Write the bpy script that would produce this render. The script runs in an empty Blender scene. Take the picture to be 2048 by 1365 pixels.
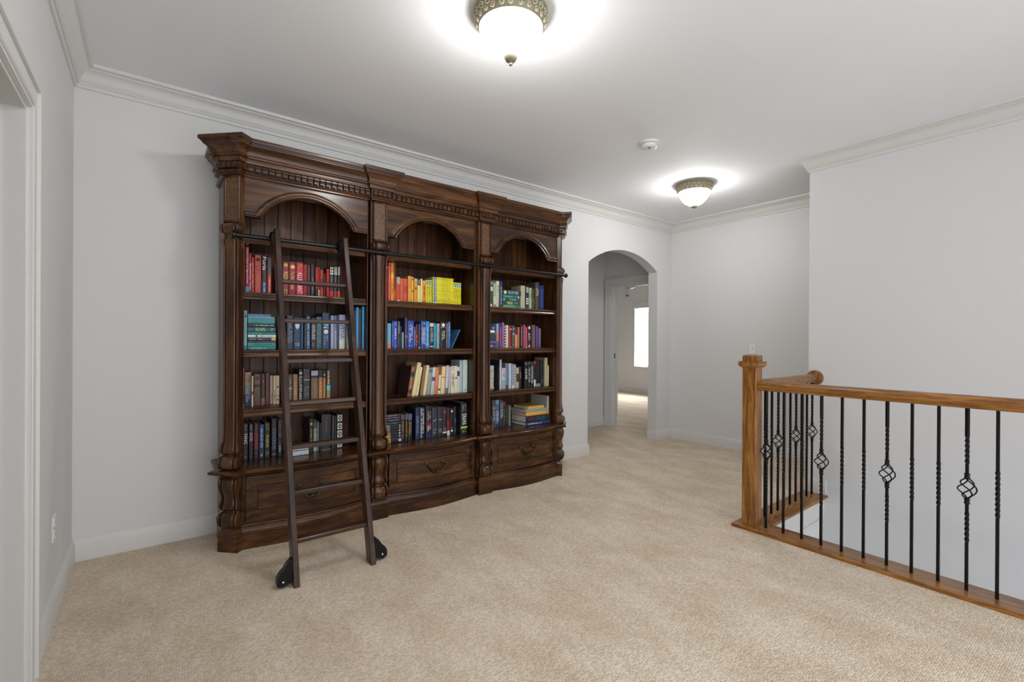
import bpy, math, random
from mathutils import Vector, Matrix

SC = bpy.context.scene
COL = SC.collection
PI = math.pi
RND = random.Random(7)


def lin(h, g=1.0):
    """sRGB hex to linear rgba"""
    out = []
    for i in (0, 2, 4):
        c = int(h[i:i + 2], 16) / 255.0
        c = c / 12.92 if c <= 0.04045 else ((c + 0.055) / 1.055) ** 2.4
        out.append(min(c * g, 0.92))
    return (out[0], out[1], out[2], 1.0)


# ------------------------------------------------------------------ camera, world, exposure
CAM_Z = 1.237
yaw, pitch, roll = math.radians(52.307), math.radians(-0.067), math.radians(0.333)
fwd = Vector((math.cos(yaw) * math.cos(pitch), math.sin(yaw) * math.cos(pitch), math.sin(pitch)))
right0 = Vector((math.sin(yaw), -math.cos(yaw), 0.0))
up0 = right0.cross(fwd)
right = right0 * math.cos(roll) + up0 * math.sin(roll)
up = up0 * math.cos(roll) - right0 * math.sin(roll)
cam_data = bpy.data.cameras.new('camera')
cam_data.sensor_width = 36.0
cam_data.lens = 36.0 * 933.43 / 2048.0
cam_data.clip_start = 0.05
cam = bpy.data.objects.new('camera', cam_data)
m = Matrix((right, up, -fwd)).transposed().to_4x4()
m.translation = Vector((0.0, 0.0, CAM_Z))
cam.matrix_world = m
COL.objects.link(cam)
SC.camera = cam

world = bpy.data.worlds.new('world')
SC.world = world
world.use_nodes = True
wb = world.node_tree.nodes['Background']
wb.inputs['Color'].default_value = (0.93, 0.96, 1.0, 1.0)
wb.inputs['Strength'].default_value = 2.2

SC.view_settings.view_transform = 'Standard'
SC.view_settings.look = 'None'
SC.view_settings.gamma = 1.0
SC.view_settings.use_curve_mapping = False
SC.view_settings.exposure = 0.1
LAMP_STRENGTH = 50.0

# ------------------------------------------------------------------ helpers
ORG = {}


class MB:
    def __init__(self):
        self.v = []
        self.f = []

    def add(self, vs, fs):
        b = len(self.v)
        self.v += [tuple(p) for p in vs]
        self.f += [tuple(i + b for i in f) for f in fs]
        return self

    def box(self, x0, x1, y0, y1, z0, z1):
        return self.add([(x0, y0, z0), (x1, y0, z0), (x1, y1, z0), (x0, y1, z0), (x0, y0, z1), (x1, y0, z1), (x1, y1, z1), (x0, y1, z1)],
                        [(3, 2, 1, 0), (4, 5, 6, 7), (0, 1, 5, 4), (1, 2, 6, 5), (2, 3, 7, 6), (3, 0, 4, 7)])

    def cbox(self, x0, x1, y0, y1, z0, z1, c=0.003):
        """box with chamfered edges"""
        X, Y, Z = (x0, x1), (y0, y1), (z0, z1)
        c = min(c, (x1 - x0) * .45, (y1 - y0) * .45, (z1 - z0) * .45)
        import bmesh
        bm = bmesh.new()
        bmesh.ops.create_cube(bm, size=1.0)
        for v in bm.verts:
            v.co = Vector((X[v.co.x > 0], Y[v.co.y > 0], Z[v.co.z > 0]))
        bmesh.ops.bevel(bm, geom=bm.edges[:], offset=c, segments=1, affect='EDGES')
        bm.verts.index_update()
        self.add([v.co[:] for v in bm.verts], [[v.index for v in f.verts] for f in bm.faces])
        bm.free()
        return self

    def prism(self, poly, fn, a0, a1):
        """extrude 2-d polygon; fn(p, q, a) -> xyz"""
        n = len(poly)
        vs = [fn(p, q, a0) for p, q in poly] + [fn(p, q, a1) for p, q in poly]
        fs = [tuple(range(n))[::-1], tuple(range(n, 2 * n))]
        fs += [(i, (i + 1) % n, n + (i + 1) % n, n + i) for i in range(n)]
        return self.add(vs, fs)

    def grid(self, rows, close_u=False, close_v=False, caps=False):
        nr, nc = len(rows), len(rows[0])
        vs = [p for r in rows for p in r]
        fs = []
        for i in range(nr if close_v else nr - 1):
            for j in range(nc if close_u else nc - 1):
                a, b = i * nc + j, i * nc + (j + 1) % nc
                c, d = ((i + 1) % nr) * nc + (j + 1) % nc, ((i + 1) % nr) * nc + j
                fs.append((a, b, c, d))
        if caps:
            fs.append(tuple(range(nc))[::-1])
            fs.append(tuple((nr - 1) * nc + j for j in range(nc)))
        return self.add(vs, fs)

    def sweep(self, path, prof, closed=True, pre=None, post=None):
        """sweep profile (d outward, z) along plan path; outward = right-hand side of travel"""
        P = [Vector(p) for p in path]
        pre = Vector(pre) if pre else None
        post = Vector(post) if post else None
        rows = []
        for i, p in enumerate(P):
            a = P[i - 1] if i > 0 else pre
            b = P[i + 1] if i < len(P) - 1 else post
            n1 = n2 = None
            if a is not None:
                t = (p - a).normalized()
                n1 = Vector((t.y, -t.x))
            if b is not None:
                t = (b - p).normalized()
                n2 = Vector((t.y, -t.x))
            if n1 is None:
                n1 = n2
            if n2 is None:
                n2 = n1
            mm = n1 + n2
            mm = mm / max(mm.length_squared / 2.0, 0.2)
            rows.append([(p.x + mm.x * d, p.y + mm.y * d, z) for d, z in prof])
        return self.grid(rows, close_u=closed, caps=closed)

    def tube(self, pts, r, n=8, caps=True):
        P = [Vector(p) for p in pts]
        R = r if isinstance(r, (list, tuple)) else [r] * len(P)
        rows = []
        prev = None
        for i, p in enumerate(P):
            t = (P[min(i + 1, len(P) - 1)] - P[max(i - 1, 0)]).normalized()
            ref = prev if prev is not None else (Vector((0, 0, 1)) if abs(t.z) < .9 else Vector((1, 0, 0)))
            u = (ref - t * ref.dot(t)).normalized()
            w = t.cross(u)
            prev = u
            rows.append([p + (u * math.cos(2 * PI * k / n) + w * math.sin(2 * PI * k / n)) * R[i] for k in range(n)])
        return self.grid(rows, close_u=True, caps=caps)

    def lathe(self, prof, n=24, c=(0, 0, 0), axis='z'):
        rows = []
        for r, h in prof:
            row = []
            for k in range(n):
                a = 2 * PI * k / n
                x, y = r * math.cos(a), r * math.sin(a)
                if axis == 'z':
                    row.append((c[0] + x, c[1] + y, c[2] + h))
                elif axis == 'y':
                    row.append((c[0] + x, c[1] + h, c[2] + y))
                else:
                    row.append((c[0] + h, c[1] + x, c[2] + y))
            rows.append(row)
        return self.grid(rows, close_u=True, caps=True)

    def mesh(self, name, org=(0, 0, 0), smooth=None, fix=True):
        me = bpy.data.meshes.new(name)
        o = org
        me.from_pydata([(p[0] - o[0], p[1] - o[1], p[2] - o[2]) for p in self.v], [], self.f)
        if fix:
            import bmesh
            bm = bmesh.new()
            bm.from_mesh(me)
            bmesh.ops.remove_doubles(bm, verts=bm.verts[:], dist=1e-6)
            bmesh.ops.recalc_face_normals(bm, faces=bm.faces[:])
            bm.to_mesh(me)
            bm.free()
        me.update()
        if smooth is not None:
            me.polygons.foreach_set('use_smooth', [True] * len(me.polygons))
            me.set_sharp_from_angle(angle=math.radians(smooth))
        return me

    def build(self, name, mat, parent=None, smooth=None, base=None):
        org = ORG[parent.name] if parent is not None else (base or (0, 0, 0))
        me = self.mesh(name, org, smooth)
        o = bpy.data.objects.new(name, me)
        COL.objects.link(o)
        me.materials.append(mat)
        if parent is not None:
            o.parent = parent
        else:
            o.location = org
        ORG[o.name] = org
        return o


def tag(o, label=None, cat=None, group=None, kind=None):
    if label: o['label'] = label
    if cat: o['category'] = cat
    if group: o['group'] = group
    if kind: o['kind'] = kind
    return o


def thing(name, base, label, cat, group=None):
    o = bpy.data.objects.new(name, None)
    o.empty_display_size = 0.1
    o.location = base
    COL.objects.link(o)
    ORG[o.name] = tuple(base)
    return tag(o, label, cat, group)


def inst(name, me, parent, loc, rot=None):
    """piece sharing mesh data, loc in world"""
    o = bpy.data.objects.new(name, me)
    COL.objects.link(o)
    og = ORG[parent.name]
    o.parent = parent
    o.location = (loc[0] - og[0], loc[1] - og[1], loc[2] - og[2])
    if rot: o.rotation_euler = rot
    ORG[o.name] = tuple(loc)
    return o


def struct(name, mb, mat, label, cat, smooth=None, parent=None):
    o = mb.build(name, mat, parent, smooth)
    if parent is None:
        tag(o, label, cat, None, 'structure')
    return o


# ------------------------------------------------------------------ materials
def new_mat(name):
    mt = bpy.data.materials.new(name)
    mt.use_nodes = True
    nt = mt.node_tree
    return mt, nt, nt.nodes['Principled BSDF']


def plain(name, col, rough=0.5, metal=0.0, coat=0.0, bump=0.0, bscale=200.0, spec=0.5):
    mt, nt, b = new_mat(name)
    b.inputs['Base Color'].default_value = lin(col)
    b.inputs['Roughness'].default_value = rough
    b.inputs['Metallic'].default_value = metal
    b.inputs['Coat Weight'].default_value = coat
    b.inputs['Specular IOR Level'].default_value = spec
    tc = nt.nodes.new('ShaderNodeTexCoord')
    no = nt.nodes.new('ShaderNodeTexNoise')
    no.inputs['Scale'].default_value = bscale
    nt.links.new(tc.outputs['Object'], no.inputs['Vector'])
    if bump:
        bu = nt.nodes.new('ShaderNodeBump')
        bu.inputs['Strength'].default_value = bump
        bu.inputs['Distance'].default_value = 0.002
        nt.links.new(no.outputs['Fac'], bu.inputs['Height'])
        nt.links.new(bu.outputs['Normal'], b.inputs['Normal'])
    return mt


def wood(name, cols, axis='z', rough=0.27, coat=0.15, fine=1.0, vary=0.25, bump=0.03, ringy=1.0):
    mt, nt, b = new_mat(name)
    L = nt.links.new
    tc = nt.nodes.new('ShaderNodeTexCoord')
    oi = nt.nodes.new('ShaderNodeObjectInfo')
    mul = nt.nodes.new('ShaderNodeMath'); mul.operation = 'MULTIPLY'; mul.inputs[1].default_value = 9.0
    L(oi.outputs['Random'], mul.inputs[0])
    va = nt.nodes.new('ShaderNodeVectorMath'); va.operation = 'ADD'
    L(tc.outputs['Object'], va.inputs[0]); L(mul.outputs[0], va.inputs[1])
    mp = nt.nodes.new('ShaderNodeMapping')
    s = {'x': (1.3, 15, 15), 'y': (15, 1.3, 15), 'z': (15, 15, 1.3)}[axis]
    mp.inputs['Scale'].default_value = [q * fine for q in s]
    L(va.outputs[0], mp.inputs['Vector'])
    n1 = nt.nodes.new('ShaderNodeTexNoise')
    n1.inputs['Scale'].default_value = 0.9; n1.inputs['Detail'].default_value = 5.0; n1.inputs['Distortion'].default_value = 0.9 * ringy
    L(mp.outputs[0], n1.inputs['Vector'])
    n2 = nt.nodes.new('ShaderNodeTexNoise')
    n2.inputs['Scale'].default_value = 6.0; n2.inputs['Detail'].default_value = 3.0
    L(mp.outputs[0], n2.inputs['Vector'])
    mx = nt.nodes.new('ShaderNodeMath'); mx.operation = 'MULTIPLY_ADD'
    mx.inputs[1].default_value = 0.35; L(n2.outputs['Fac'], mx.inputs[0])
    sc = nt.nodes.new('ShaderNodeMath'); sc.operation = 'MULTIPLY'; sc.inputs[1].default_value = 0.75
    L(n1.outputs['Fac'], sc.inputs[0]); L(sc.outputs[0], mx.inputs[2])
    cr = nt.nodes.new('ShaderNodeValToRGB')
    e = cr.color_ramp.elements
    e[0].position = 0.36; e[0].color = lin(cols[0])
    e[1].position = 0.74; e[1].color = lin(cols[2])
    q = e.new(0.54); q.color = lin(cols[1])
    L(mx.outputs[0], cr.inputs['Fac'])
    hs = nt.nodes.new('ShaderNodeHueSaturation')
    mr = nt.nodes.new('ShaderNodeMapRange')
    mr.inputs['To Min'].default_value = 1.0 - vary; mr.inputs['To Max'].default_value = 1.0 + vary
    L(oi.outputs['Random'], mr.inputs['Value']); L(mr.outputs[0], hs.inputs['Value'])
    L(cr.outputs['Color'], hs.inputs['Color']); L(hs.outputs['Color'], b.inputs['Base Color'])
    b.inputs['Roughness'].default_value = rough
    b.inputs['Coat Weight'].default_value = coat
    b.inputs['Coat Roughness'].default_value = 0.15
    b.inputs['Specular IOR Level'].default_value = 0.36
    if bump:
        bu = nt.nodes.new('ShaderNodeBump'); bu.inputs['Strength'].default_value = bump; bu.inputs['Distance'].default_value = 0.003
        L(n2.outputs['Fac'], bu.inputs['Height']); L(bu.outputs['Normal'], b.inputs['Normal'])
    return mt


def burl(name):
    mt, nt, b = new_mat(name)
    L = nt.links.new
    tc = nt.nodes.new('ShaderNodeTexCoord')
    n1 = nt.nodes.new('ShaderNodeTexNoise')
    n1.inputs['Scale'].default_value = 28.0; n1.inputs['Detail'].default_value = 6.0; n1.inputs['Distortion'].default_value = 2.5
    L(tc.outputs['Object'], n1.inputs['Vector'])
    cr = nt.nodes.new('ShaderNodeValToRGB')
    cr.color_ramp.elements[0].position = 0.3; cr.color_ramp.elements[0].color = lin('3c2412')
    cr.color_ramp.elements[1].position = 0.72; cr.color_ramp.elements[1].color = lin('7c5430')
    L(n1.outputs['Fac'], cr.inputs['Fac']); L(cr.outputs['Color'], b.inputs['Base Color'])
    b.inputs['Roughness'].default_value = 0.3; b.inputs['Coat Weight'].default_value = 0.25
    return mt


def carpet_mat():
    mt, nt, b = new_mat('carpet_loop')
    L = nt.links.new
    tc = nt.nodes.new('ShaderNodeTexCoord')
    mp = nt.nodes.new('ShaderNodeMapping')
    mp.inputs['Rotation'].default_value = (0, 0, 0.05)
    mp.inputs['Scale'].default_value = (1.0, 1.35, 1.0)
    L(tc.outputs['Object'], mp.inputs['Vector'])
    vo = nt.nodes.new('ShaderNodeTexVoronoi')
    vo.inputs['Scale'].default_value = 105.0; vo.inputs['Randomness'].default_value = 0.4
    L(mp.outputs[0], vo.inputs['Vector'])
    fine = nt.nodes.new('ShaderNodeTexNoise'); fine.inputs['Scale'].default_value = 260.0; fine.inputs['Detail'].default_value = 2.0
    L(tc.outputs['Object'], fine.inputs['Vector'])
    big = nt.nodes.new('ShaderNodeTexNoise'); big.inputs['Scale'].default_value = 4.5; big.inputs['Detail'].default_value = 4.0; big.inputs['Roughness'].default_value = 0.6
    mp2 = nt.nodes.new('ShaderNodeMapping'); mp2.inputs['Scale'].default_value = (1.0, 0.55, 1.0); mp2.inputs['Rotation'].default_value = (0, 0, 0.5)
    L(tc.outputs['Object'], mp2.inputs['Vector']); L(mp2.outputs[0], big.inputs['Vector'])
    cr = nt.nodes.new('ShaderNodeValToRGB')
    cr.color_ramp.elements[0].position = 0.36; cr.color_ramp.elements[0].color = lin(CARPET[0])
    cr.color_ramp.elements[1].position = 0.62; cr.color_ramp.elements[1].color = lin(CARPET[1])
    L(big.outputs['Fac'], cr.inputs['Fac'])
    r2 = nt.nodes.new('ShaderNodeMapRange')
    r2.inputs['To Min'].default_value = 0.70; r2.inputs['To Max'].default_value = 1.06
    L(vo.outputs['Color'], r2.inputs['Value'])
    r3 = nt.nodes.new('ShaderNodeMapRange'); r3.inputs['To Min'].default_value = 0.82; r3.inputs['To Max'].default_value = 1.18
    L(fine.outputs['Fac'], r3.inputs['Value'])
    mu = nt.nodes.new('ShaderNodeMath'); mu.operation = 'MULTIPLY'
    L(r2.outputs[0], mu.inputs[0]); L(r3.outputs[0], mu.inputs[1])
    vm = nt.nodes.new('ShaderNodeVectorMath'); vm.operation = 'SCALE'
    L(cr.outputs['Color'], vm.inputs[0]); L(mu.outputs[0], vm.inputs['Scale'])
    L(vm.outputs[0], b.inputs['Base Color'])
    b.inputs['Roughness'].default_value = 0.95
    b.inputs['Specular IOR Level'].default_value = 0.1
    bu = nt.nodes.new('ShaderNodeBump'); bu.inputs['Strength'].default_value = 0.7; bu.inputs['Distance'].default_value = 0.006; bu.invert = True
    L(vo.outputs['Distance'], bu.inputs['Height']); L(bu.outputs['Normal'], b.inputs['Normal'])
    return mt


def tinted(name, rough, coat=0.0, noise=0.12):
    """colour comes from the object's own colour"""
    mt, nt, b = new_mat(name)
    L = nt.links.new
    oi = nt.nodes.new('ShaderNodeObjectInfo')
    tc = nt.nodes.new('ShaderNodeTexCoord')
    no = nt.nodes.new('ShaderNodeTexNoise'); no.inputs['Scale'].default_value = 60.0
    L(tc.outputs['Object'], no.inputs['Vector'])
    r = nt.nodes.new('ShaderNodeMapRange'); r.inputs['To Min'].default_value = 1.0 - noise; r.inputs['To Max'].default_value = 1.0 + noise
    L(no.outputs['Fac'], r.inputs['Value'])
    vm = nt.nodes.new('ShaderNodeVectorMath'); vm.operation = 'SCALE'
    L(oi.outputs['Color'], vm.inputs[0]); L(r.outputs[0], vm.inputs['Scale'])
    L(vm.outputs[0], b.inputs['Base Color'])
    b.inputs['Roughness'].default_value = rough
    b.inputs['Coat Weight'].default_value = coat
    return mt


def emit(name, col, strength):
    mt, nt, b = new_mat(name)
    b.inputs['Base Color'].default_value = (0.9, 0.9, 0.88, 1)
    b.inputs['Emission Color'].default_value = col
    b.inputs['Emission Strength'].default_value = strength
    return mt


CARPET = ('dac6ad', 'e9d9c4')
M_wall = plain('wall_paint', 'dcdcdc', 0.75, bump=0.04, bscale=350)
M_ceil = plain('ceiling_paint', 'f0f1f3', 0.8, bump=0.03, bscale=300)
M_trim = plain('trim_paint', 'd9d8d5', 0.45)
M_carpet = carpet_mat()
CH = ('211108', '412511', '664222')
M_wv = wood('cherry_upright', CH, 'z')
M_wh = wood('cherry_lengthwise', CH, 'x')
M_back = wood('cherry_plank', ('2a150a', '4f2d16', '744b28'), 'z', rough=0.45, coat=0.05, vary=0.3)
M_burl = burl('cherry_burl')
M_lad = wood('ladder_walnut', ('1e110b', '3a2418', '5a4030'), 'z', rough=0.35, coat=0.15)
M_ladx = wood('ladder_walnut_rung', ('1e110b', '3a2418', '5a4030'), 'x', rough=0.35, coat=0.15, vary=0.1)
OAK = ('54320f', '875724', 'b27e3e')
M_oz = wood('oak_upright', OAK, 'z', fine=3.2, rough=0.35, vary=0.08)
M_oy = wood('oak_along', OAK, 'y', fine=3.2, rough=0.3, vary=0.08)
M_ox = wood('oak_across', OAK, 'x', fine=3.2, rough=0.3, vary=0.08)
M_iron = plain('black_iron', '151413', 0.42, 0.6, bump=0.05, bscale=120)
M_black = plain('black_steel', '0e0f11', 0.35, 0.3)
M_bronze = plain('aged_bronze', '4a4334', 0.42, 0.85, bump=0.1, bscale=300)
M_antique2 = plain('antique_gold_relief_lightened', 'bdb598', 0.45, 0.2)  # antiqued finish; scrolls lighter than the canopy to stand in for relief shading
M_antique = plain('antique_gold_cast', '928c74', 0.5, 0.2, bump=0.5, bscale=160)
M_white = plain('white_plastic', 'e8e8e6', 0.4)
M_grey = plain('grey_rubber', '6c6c6a', 0.7)
M_dark = plain('dark_hole', '101010', 0.8)
M_glass = emit('lit_frosted_glass', (1.0, 0.99, 0.97, 1), LAMP_STRENGTH)
M_sky = emit('daylight_pane', (0.95, 0.98, 1.0, 1), 32.0)
M_fanbowl = plain('fan_bowl', '8a8a88', 0.35)
M_cloth = tinted('book_cover', 0.42, 0.12)
M_print = tinted('book_print', 0.45, 0.0, 0.05)
M_page = tinted('book_pages', 0.8, 0.0, 0.2)

# ------------------------------------------------------------------ the room
XL, YB, XR, XS, HC = -0.343, 3.515, 5.31, 4.25, 2.74
YN = -1.1
AX0, AX1, ASP, ATOP = 3.763, 5.008, 2.10, 2.297

fl = MB()
for r in ((XL - 1.3, 3.10, YN, YB), (3.10, XR, 1.56, YB), (3.5, XR, YB, 4.63), (XR, 9.15, 3.0, 8.5), (4.37, XR, YN, 1.56)):
    fl.box(r[0], r[1], r[2], r[3], -0.05, 0.0)
struct('floor', fl, M_carpet, 'beige looped carpet covering the landing floor', 'floor')
struct('ceiling', MB().box(-1.8, 9.3, YN, 8.65, HC, HC + 0.1), M_ceil, 'smooth pale grey ceiling over the landing', 'ceiling')

wb_ = MB()
wb_.box(XL - 0.13, AX0, YB, YB + 0.13, 0, HC)
wb_.box(AX1, XR, YB, YB + 0.13, 0, HC)
hw, rise = (AX1 - AX0) / 2, ATOP - ASP
RA = (hw * hw + rise * rise) / (2 * rise)
arc = []
NA = 28
for i in range(NA + 1):
    a = -math.asin(hw / RA) + 2 * math.asin(hw / RA) * i / NA
    arc.append(((AX0 + AX1) / 2 + RA * math.sin(a), ATOP - RA + RA * math.cos(a)))
front = [(x, YB, z) for x, z in arc]
back = [(x, YB + .13, z) for x, z in arc]
wb_.grid([front, [(x, YB, HC) for x, z in arc]])
wb_.grid([back, [(x, YB + .13, HC) for x, z in arc]])
wb_.grid([front, back])
struct('wall_back', wb_, M_wall, 'pale grey wall behind the bookcases with an arched opening', 'wall')

wl = MB()
D1Y0, D1Y1, D1Z = 1.42, 2.30, 2.035
wl.box(XL - .13, XL, D1Y1, YB, 0, HC).box(XL - .13, XL, YN, D1Y0, 0, HC).box(XL - .13, XL, D1Y0, D1Y1, D1Z, HC)
struct('wall_left', wl, M_wall, 'pale grey wall with a cased doorway and an outlet', 'wall')
struct('wall_side_room_unseen', MB().box(XL - 1.4, XL - 1.3, 0.8, 3.6, 0, HC).box(XL - 1.3, XL - .13, 3.0, 3.1, 0, HC).box(XL - 1.3, XL - .13, .8, .9, 0, HC), M_wall,
       'unseen wall closing the room beyond the cased doorway against daylight', 'wall')  # out of view; put in to stop world light leaking through the doorway

wr = MB()
D2Y0, D2Y1, D2Z = 3.70, 4.50, 2.04
wr.box(XR, XR + .13, YN, D2Y0, 0, HC).box(XR, XR + .13, D2Y1, 4.76, 0, HC).box(XR, XR + .13, D2Y0, D2Y1, D2Z, HC)
struct('wall_right', wr, M_wall, 'pale grey end wall of the landing beyond the stair rail', 'wall')
struct('wall_stair', MB().box(XS, XS + .12, YN, 1.535, -3.0, HC), M_wall, 'tall grey wall running down beside the open stairwell', 'wall')
wv = MB().box(3.5, XR, 4.63, 4.76, 0, HC).box(3.4, 3.5, YB + .13, 4.76, 0, HC)
struct('wall_vestibule', wv, M_wall, 'grey wall of the small lobby seen through the arch', 'wall')
# bedroom beyond
W0, W1, WZ0, WZ1 = 6.12, 7.03, 0.64, 2.065
bw = MB()
bw.box(9.15, 9.28, 2.9, W0, 0, HC).box(9.15, 9.28, W1, 8.6, 0, HC).box(9.15, 9.28, W0, W1, 0, WZ0).box(9.15, 9.28, W0, W1, WZ1, HC)
struct('wall_bedroom', bw, M_wall, 'bright bedroom wall holding the blinded window', 'wall')
struct('wall_bedroom_side', MB().box(XR + .13, 9.15, 8.5, 8.6, 0, HC).box(XR + .13, 9.15, 2.9, 3.0, 0, HC).box(XR + .0, XR + .13, 4.76, 8.5, 0, HC), M_wall,
       'plain bedroom side wall beyond the lobby door', 'wall')
struct('wall_light_blocker', MB().box(3.10, XR + .13, YN - .12, YN, 0.0, HC), M_wall, 'unseen grey wall added to keep daylight off the stair wall', 'wall')  # added out of view to block world light from the stair wall
# stairwell fascia and lower level
sw = MB().box(3.10, 3.24, YN, 1.43, -3.0, 0).box(3.10, XS, 1.43, 1.56, -3.0, 0)
struct('wall_stairwell', sw, M_wall, 'pale fascia wall below the oak edge of the stairwell', 'wall')
struct('trim_3', MB().box(3.24, XS, 1.416, 1.43, -0.15, 0.0).box(3.24, XS, 1.412, 1.43, -0.165, -0.15), M_trim, 'white skirt board under the oak stairwell edge', 'trim')
struct('floor_lower', MB().box(3.24, XS, YN, 1.43, -3.05, -3.0), M_carpet, 'carpeted lower floor at the bottom of the stairwell', 'floor')

# crown moulding
crown = [(0, -.118), (.010, -.118), (.014, -.112), (.014, -.098), (.021, -.098), (.024, -.093), (.021, -.088), (.026, -.084), (.031, -.068), (.042, -.048), (.057, -.034),
         (.068, -.028), (.068, -.021), (.078, -.021), (.086, -.016), (.088, -.009), (.088, 0), (0, 0)]
cp = [(d, HC + z) for d, z in crown]
struct('trim_1', MB().sweep([(XL, YN), (XL, YB), (XR, YB), (XR, YN)], cp), M_trim, 'white crown moulding along the walls around the bookcases', 'trim', 40)
struct('trim_2', MB().sweep([(XS + .12, YN), (XS + .12, 1.535), (XS, 1.535), (XS, YN)], cp), M_trim, 'white crown moulding turning the corner above the stairwell', 'trim', 40)
# baseboards
bp = [(0, 0), (.015, 0), (.015, .092), (.012, .100), (.010, .104), (.008, .114), (.004, .120), (0, .120)]
struct('baseboard_back', MB().sweep([(XL, YB), (AX0, YB), (AX0, YB + .13)], bp).sweep([(AX1, YB + .13), (AX1, YB), (XR, YB), (XR, 1.2)], bp), M_trim,
       'white baseboard running behind the bookcases and around the arch', 'baseboard', 40)
struct('baseboard_left', MB().sweep([(XL, 2.413), (XL, YB)], bp), M_trim, 'white baseboard below the outlet', 'baseboard', 40)
struct('baseboard_stair', MB().sweep([(XS + .12, 1.535), (XS, 1.535), (XS, 1.405)], [(d, z + .02) for d, z in bp]), M_trim, 'short white baseboard where the oak edge meets the stair wall', 'baseboard', 40)
struct('baseboard_vestibule', MB().sweep([(3.5, 4.63), (XR, 4.63)], bp), M_trim, 'white baseboard in the lobby beyond the arch', 'baseboard', 40)
struct('baseboard_bedroom', MB().sweep([(9.15, 8.5), (9.15, 3.0)], bp), M_trim, 'white baseboard under the bedroom window', 'baseboard', 40)


def casing(name, x, sgn, y0, y1, ztop, label, th=.13):
    """door surround on a wall x = const; sgn = direction into the viewer's room"""
    root = thing(name, (x, (y0 + y1) / 2, 0), label, 'doorway')
    root['kind'] = 'structure'
    w = .112
    c = MB()
    def bx(ya, yb, za, zb, t):
        c.box(min(x, x + sgn * t), max(x, x + sgn * t), ya, yb, za, zb)
    for ya, yb in ((y1, y1 + w), (y0 - w, y0)):
        bx(ya, yb, 0, ztop, .014)
    bx(y0 - w, y1 + w, ztop, ztop + w, .014)
    for o_, t_ in ((.088, .024), (.012, .018), (.026, .0165)):
        wd = .024 if o_ > .05 else .006
        bx(y1 + o_, y1 + o_ + wd, 0, ztop + o_ + wd, t_)
        bx(y0 - o_ - wd, y0 - o_, 0, ztop + o_ + wd, t_)
        bx(y0 - o_, y1 + o_, ztop + o_, ztop + o_ + wd, t_)
    c.build('casing', M_trim, root)
    j = MB()
    xa, xb = min(x, x - sgn * th), max(x, x - sgn * th)
    j.box(xa, xb, y1 - .014, y1 + .004, 0, ztop - .014).box(xa, xb, y0 - .004, y0 + .014, 0, ztop - .014).box(xa, xb, y0 - .004, y1 + .004, ztop - .014, ztop + .004)
    j.build('jamb', M_trim, root)
    s_ = MB()
    xm = x - sgn * th * .62
    s_.box(xm - .018, xm + .018, y1 - .026, y1 - .013, 0, ztop - .026).box(xm - .018, xm + .018, y0 + .013, y0 + .026, 0, ztop - .026).box(xm - .018, xm + .018, y0 + .013, y1 - .013, ztop - .026, ztop - .013)
    s_.build('door_stop', M_trim, root)
    return root


casing('door_1', XL, 1, D1Y0, D1Y1, D1Z, 'white cased doorway in the wall with the outlet')
d2 = casing('door_2', XR, -1, D2Y0, D2Y1, D2Z, 'white cased bedroom doorway seen through the arch')
MB().box(XR + .045, XR + .075, D2Y1 - .0165, D2Y1 - .013, 0.985, 1.055).build('strike_plate', M_black, d2)

# bedroom window
win = thing('window_1', (9.15, (W0 + W1) / 2, WZ0), 'white framed bedroom window lit by daylight', 'window')
win['kind'] = 'structure'
c = MB()
for ya, yb in ((W1, W1 + .085), (W0 - .085, W0)):
    c.box(9.13, 9.15, ya, yb, WZ0, WZ1)
c.box(9.13, 9.15, W0 - .085, W1 + .085, WZ1, WZ1 + .085).box(9.118, 9.15, W0 - .10, W1 + .10, WZ1 + .085, WZ1 + .115)
c.build('casing', M_trim, win)
MB().box(9.09, 9.20, W0 - .12, W1 + .12, WZ0 - .028, WZ0).build('window_sill', M_trim, win)
MB().box(9.13, 9.15, W0 - .085, W1 + .085, WZ0 - .115, WZ0 - .028).build('apron', M_trim, win)
s_ = MB()
zm = (WZ0 + WZ1) / 2
for za, zb in ((WZ0, WZ0 + .045), (zm - .02, zm + .02), (WZ1 - .04, WZ1)):
    s_.box(9.20, 9.235, W0 + .04, W1 - .04, za, zb)
s_.box(9.20, 9.235, W0, W0 + .04, WZ0, WZ1).box(9.20, 9.235, W1 - .04, W1, WZ0, WZ1)
s_.build('sash', M_trim, win)
for za, zb in ((WZ0 + .045, zm - .02), (zm + .02, WZ1 - .04)):
    MB().box(9.215, 9.222, W0 + .04, W1 - .04, za, zb).build('pane', M_sky, win)
bl = thing('window_blind', (9.17, (W0 + W1) / 2, WZ0), 'white slatted blind hanging in the bedroom window', 'blind')
MB().box(9.15, 9.20, W0 + .012, W1 - .012, WZ1 - .05, WZ1 - .006).build('headrail', M_white, bl)
ns = 30
sl = MB().prism([(-.016, -.016), (.016, .016), (.0145, .0175), (-.0175, -.0145)], lambda p, q, a: (p, a, q), -(W1 - W0) / 2 + .015, (W1 - W0) / 2 - .015).mesh('slat')
sl.materials.append(M_white)
for i in range(ns):
    inst('slat', sl, bl, (9.172, (W0 + W1) / 2, WZ0 + .035 + (WZ1 - .06 - WZ0 - .035) * i / ns))
MB().box(9.152, 9.192, W0 + .015, W1 - .015, WZ0 + .004, WZ0 + .022).build('bottom_rail', M_white, bl)

# ------------------------------------------------------------------ bookcases
Z_TOP, Y_PIL, Y_BAY = 2.395, 3.093, 3.12
XM = 1.6855
BOW = .046


def bow(s):
    return BOW * max(0.0, math.sin(PI * min(max(s, 0), 1))) ** 1.25


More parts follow.
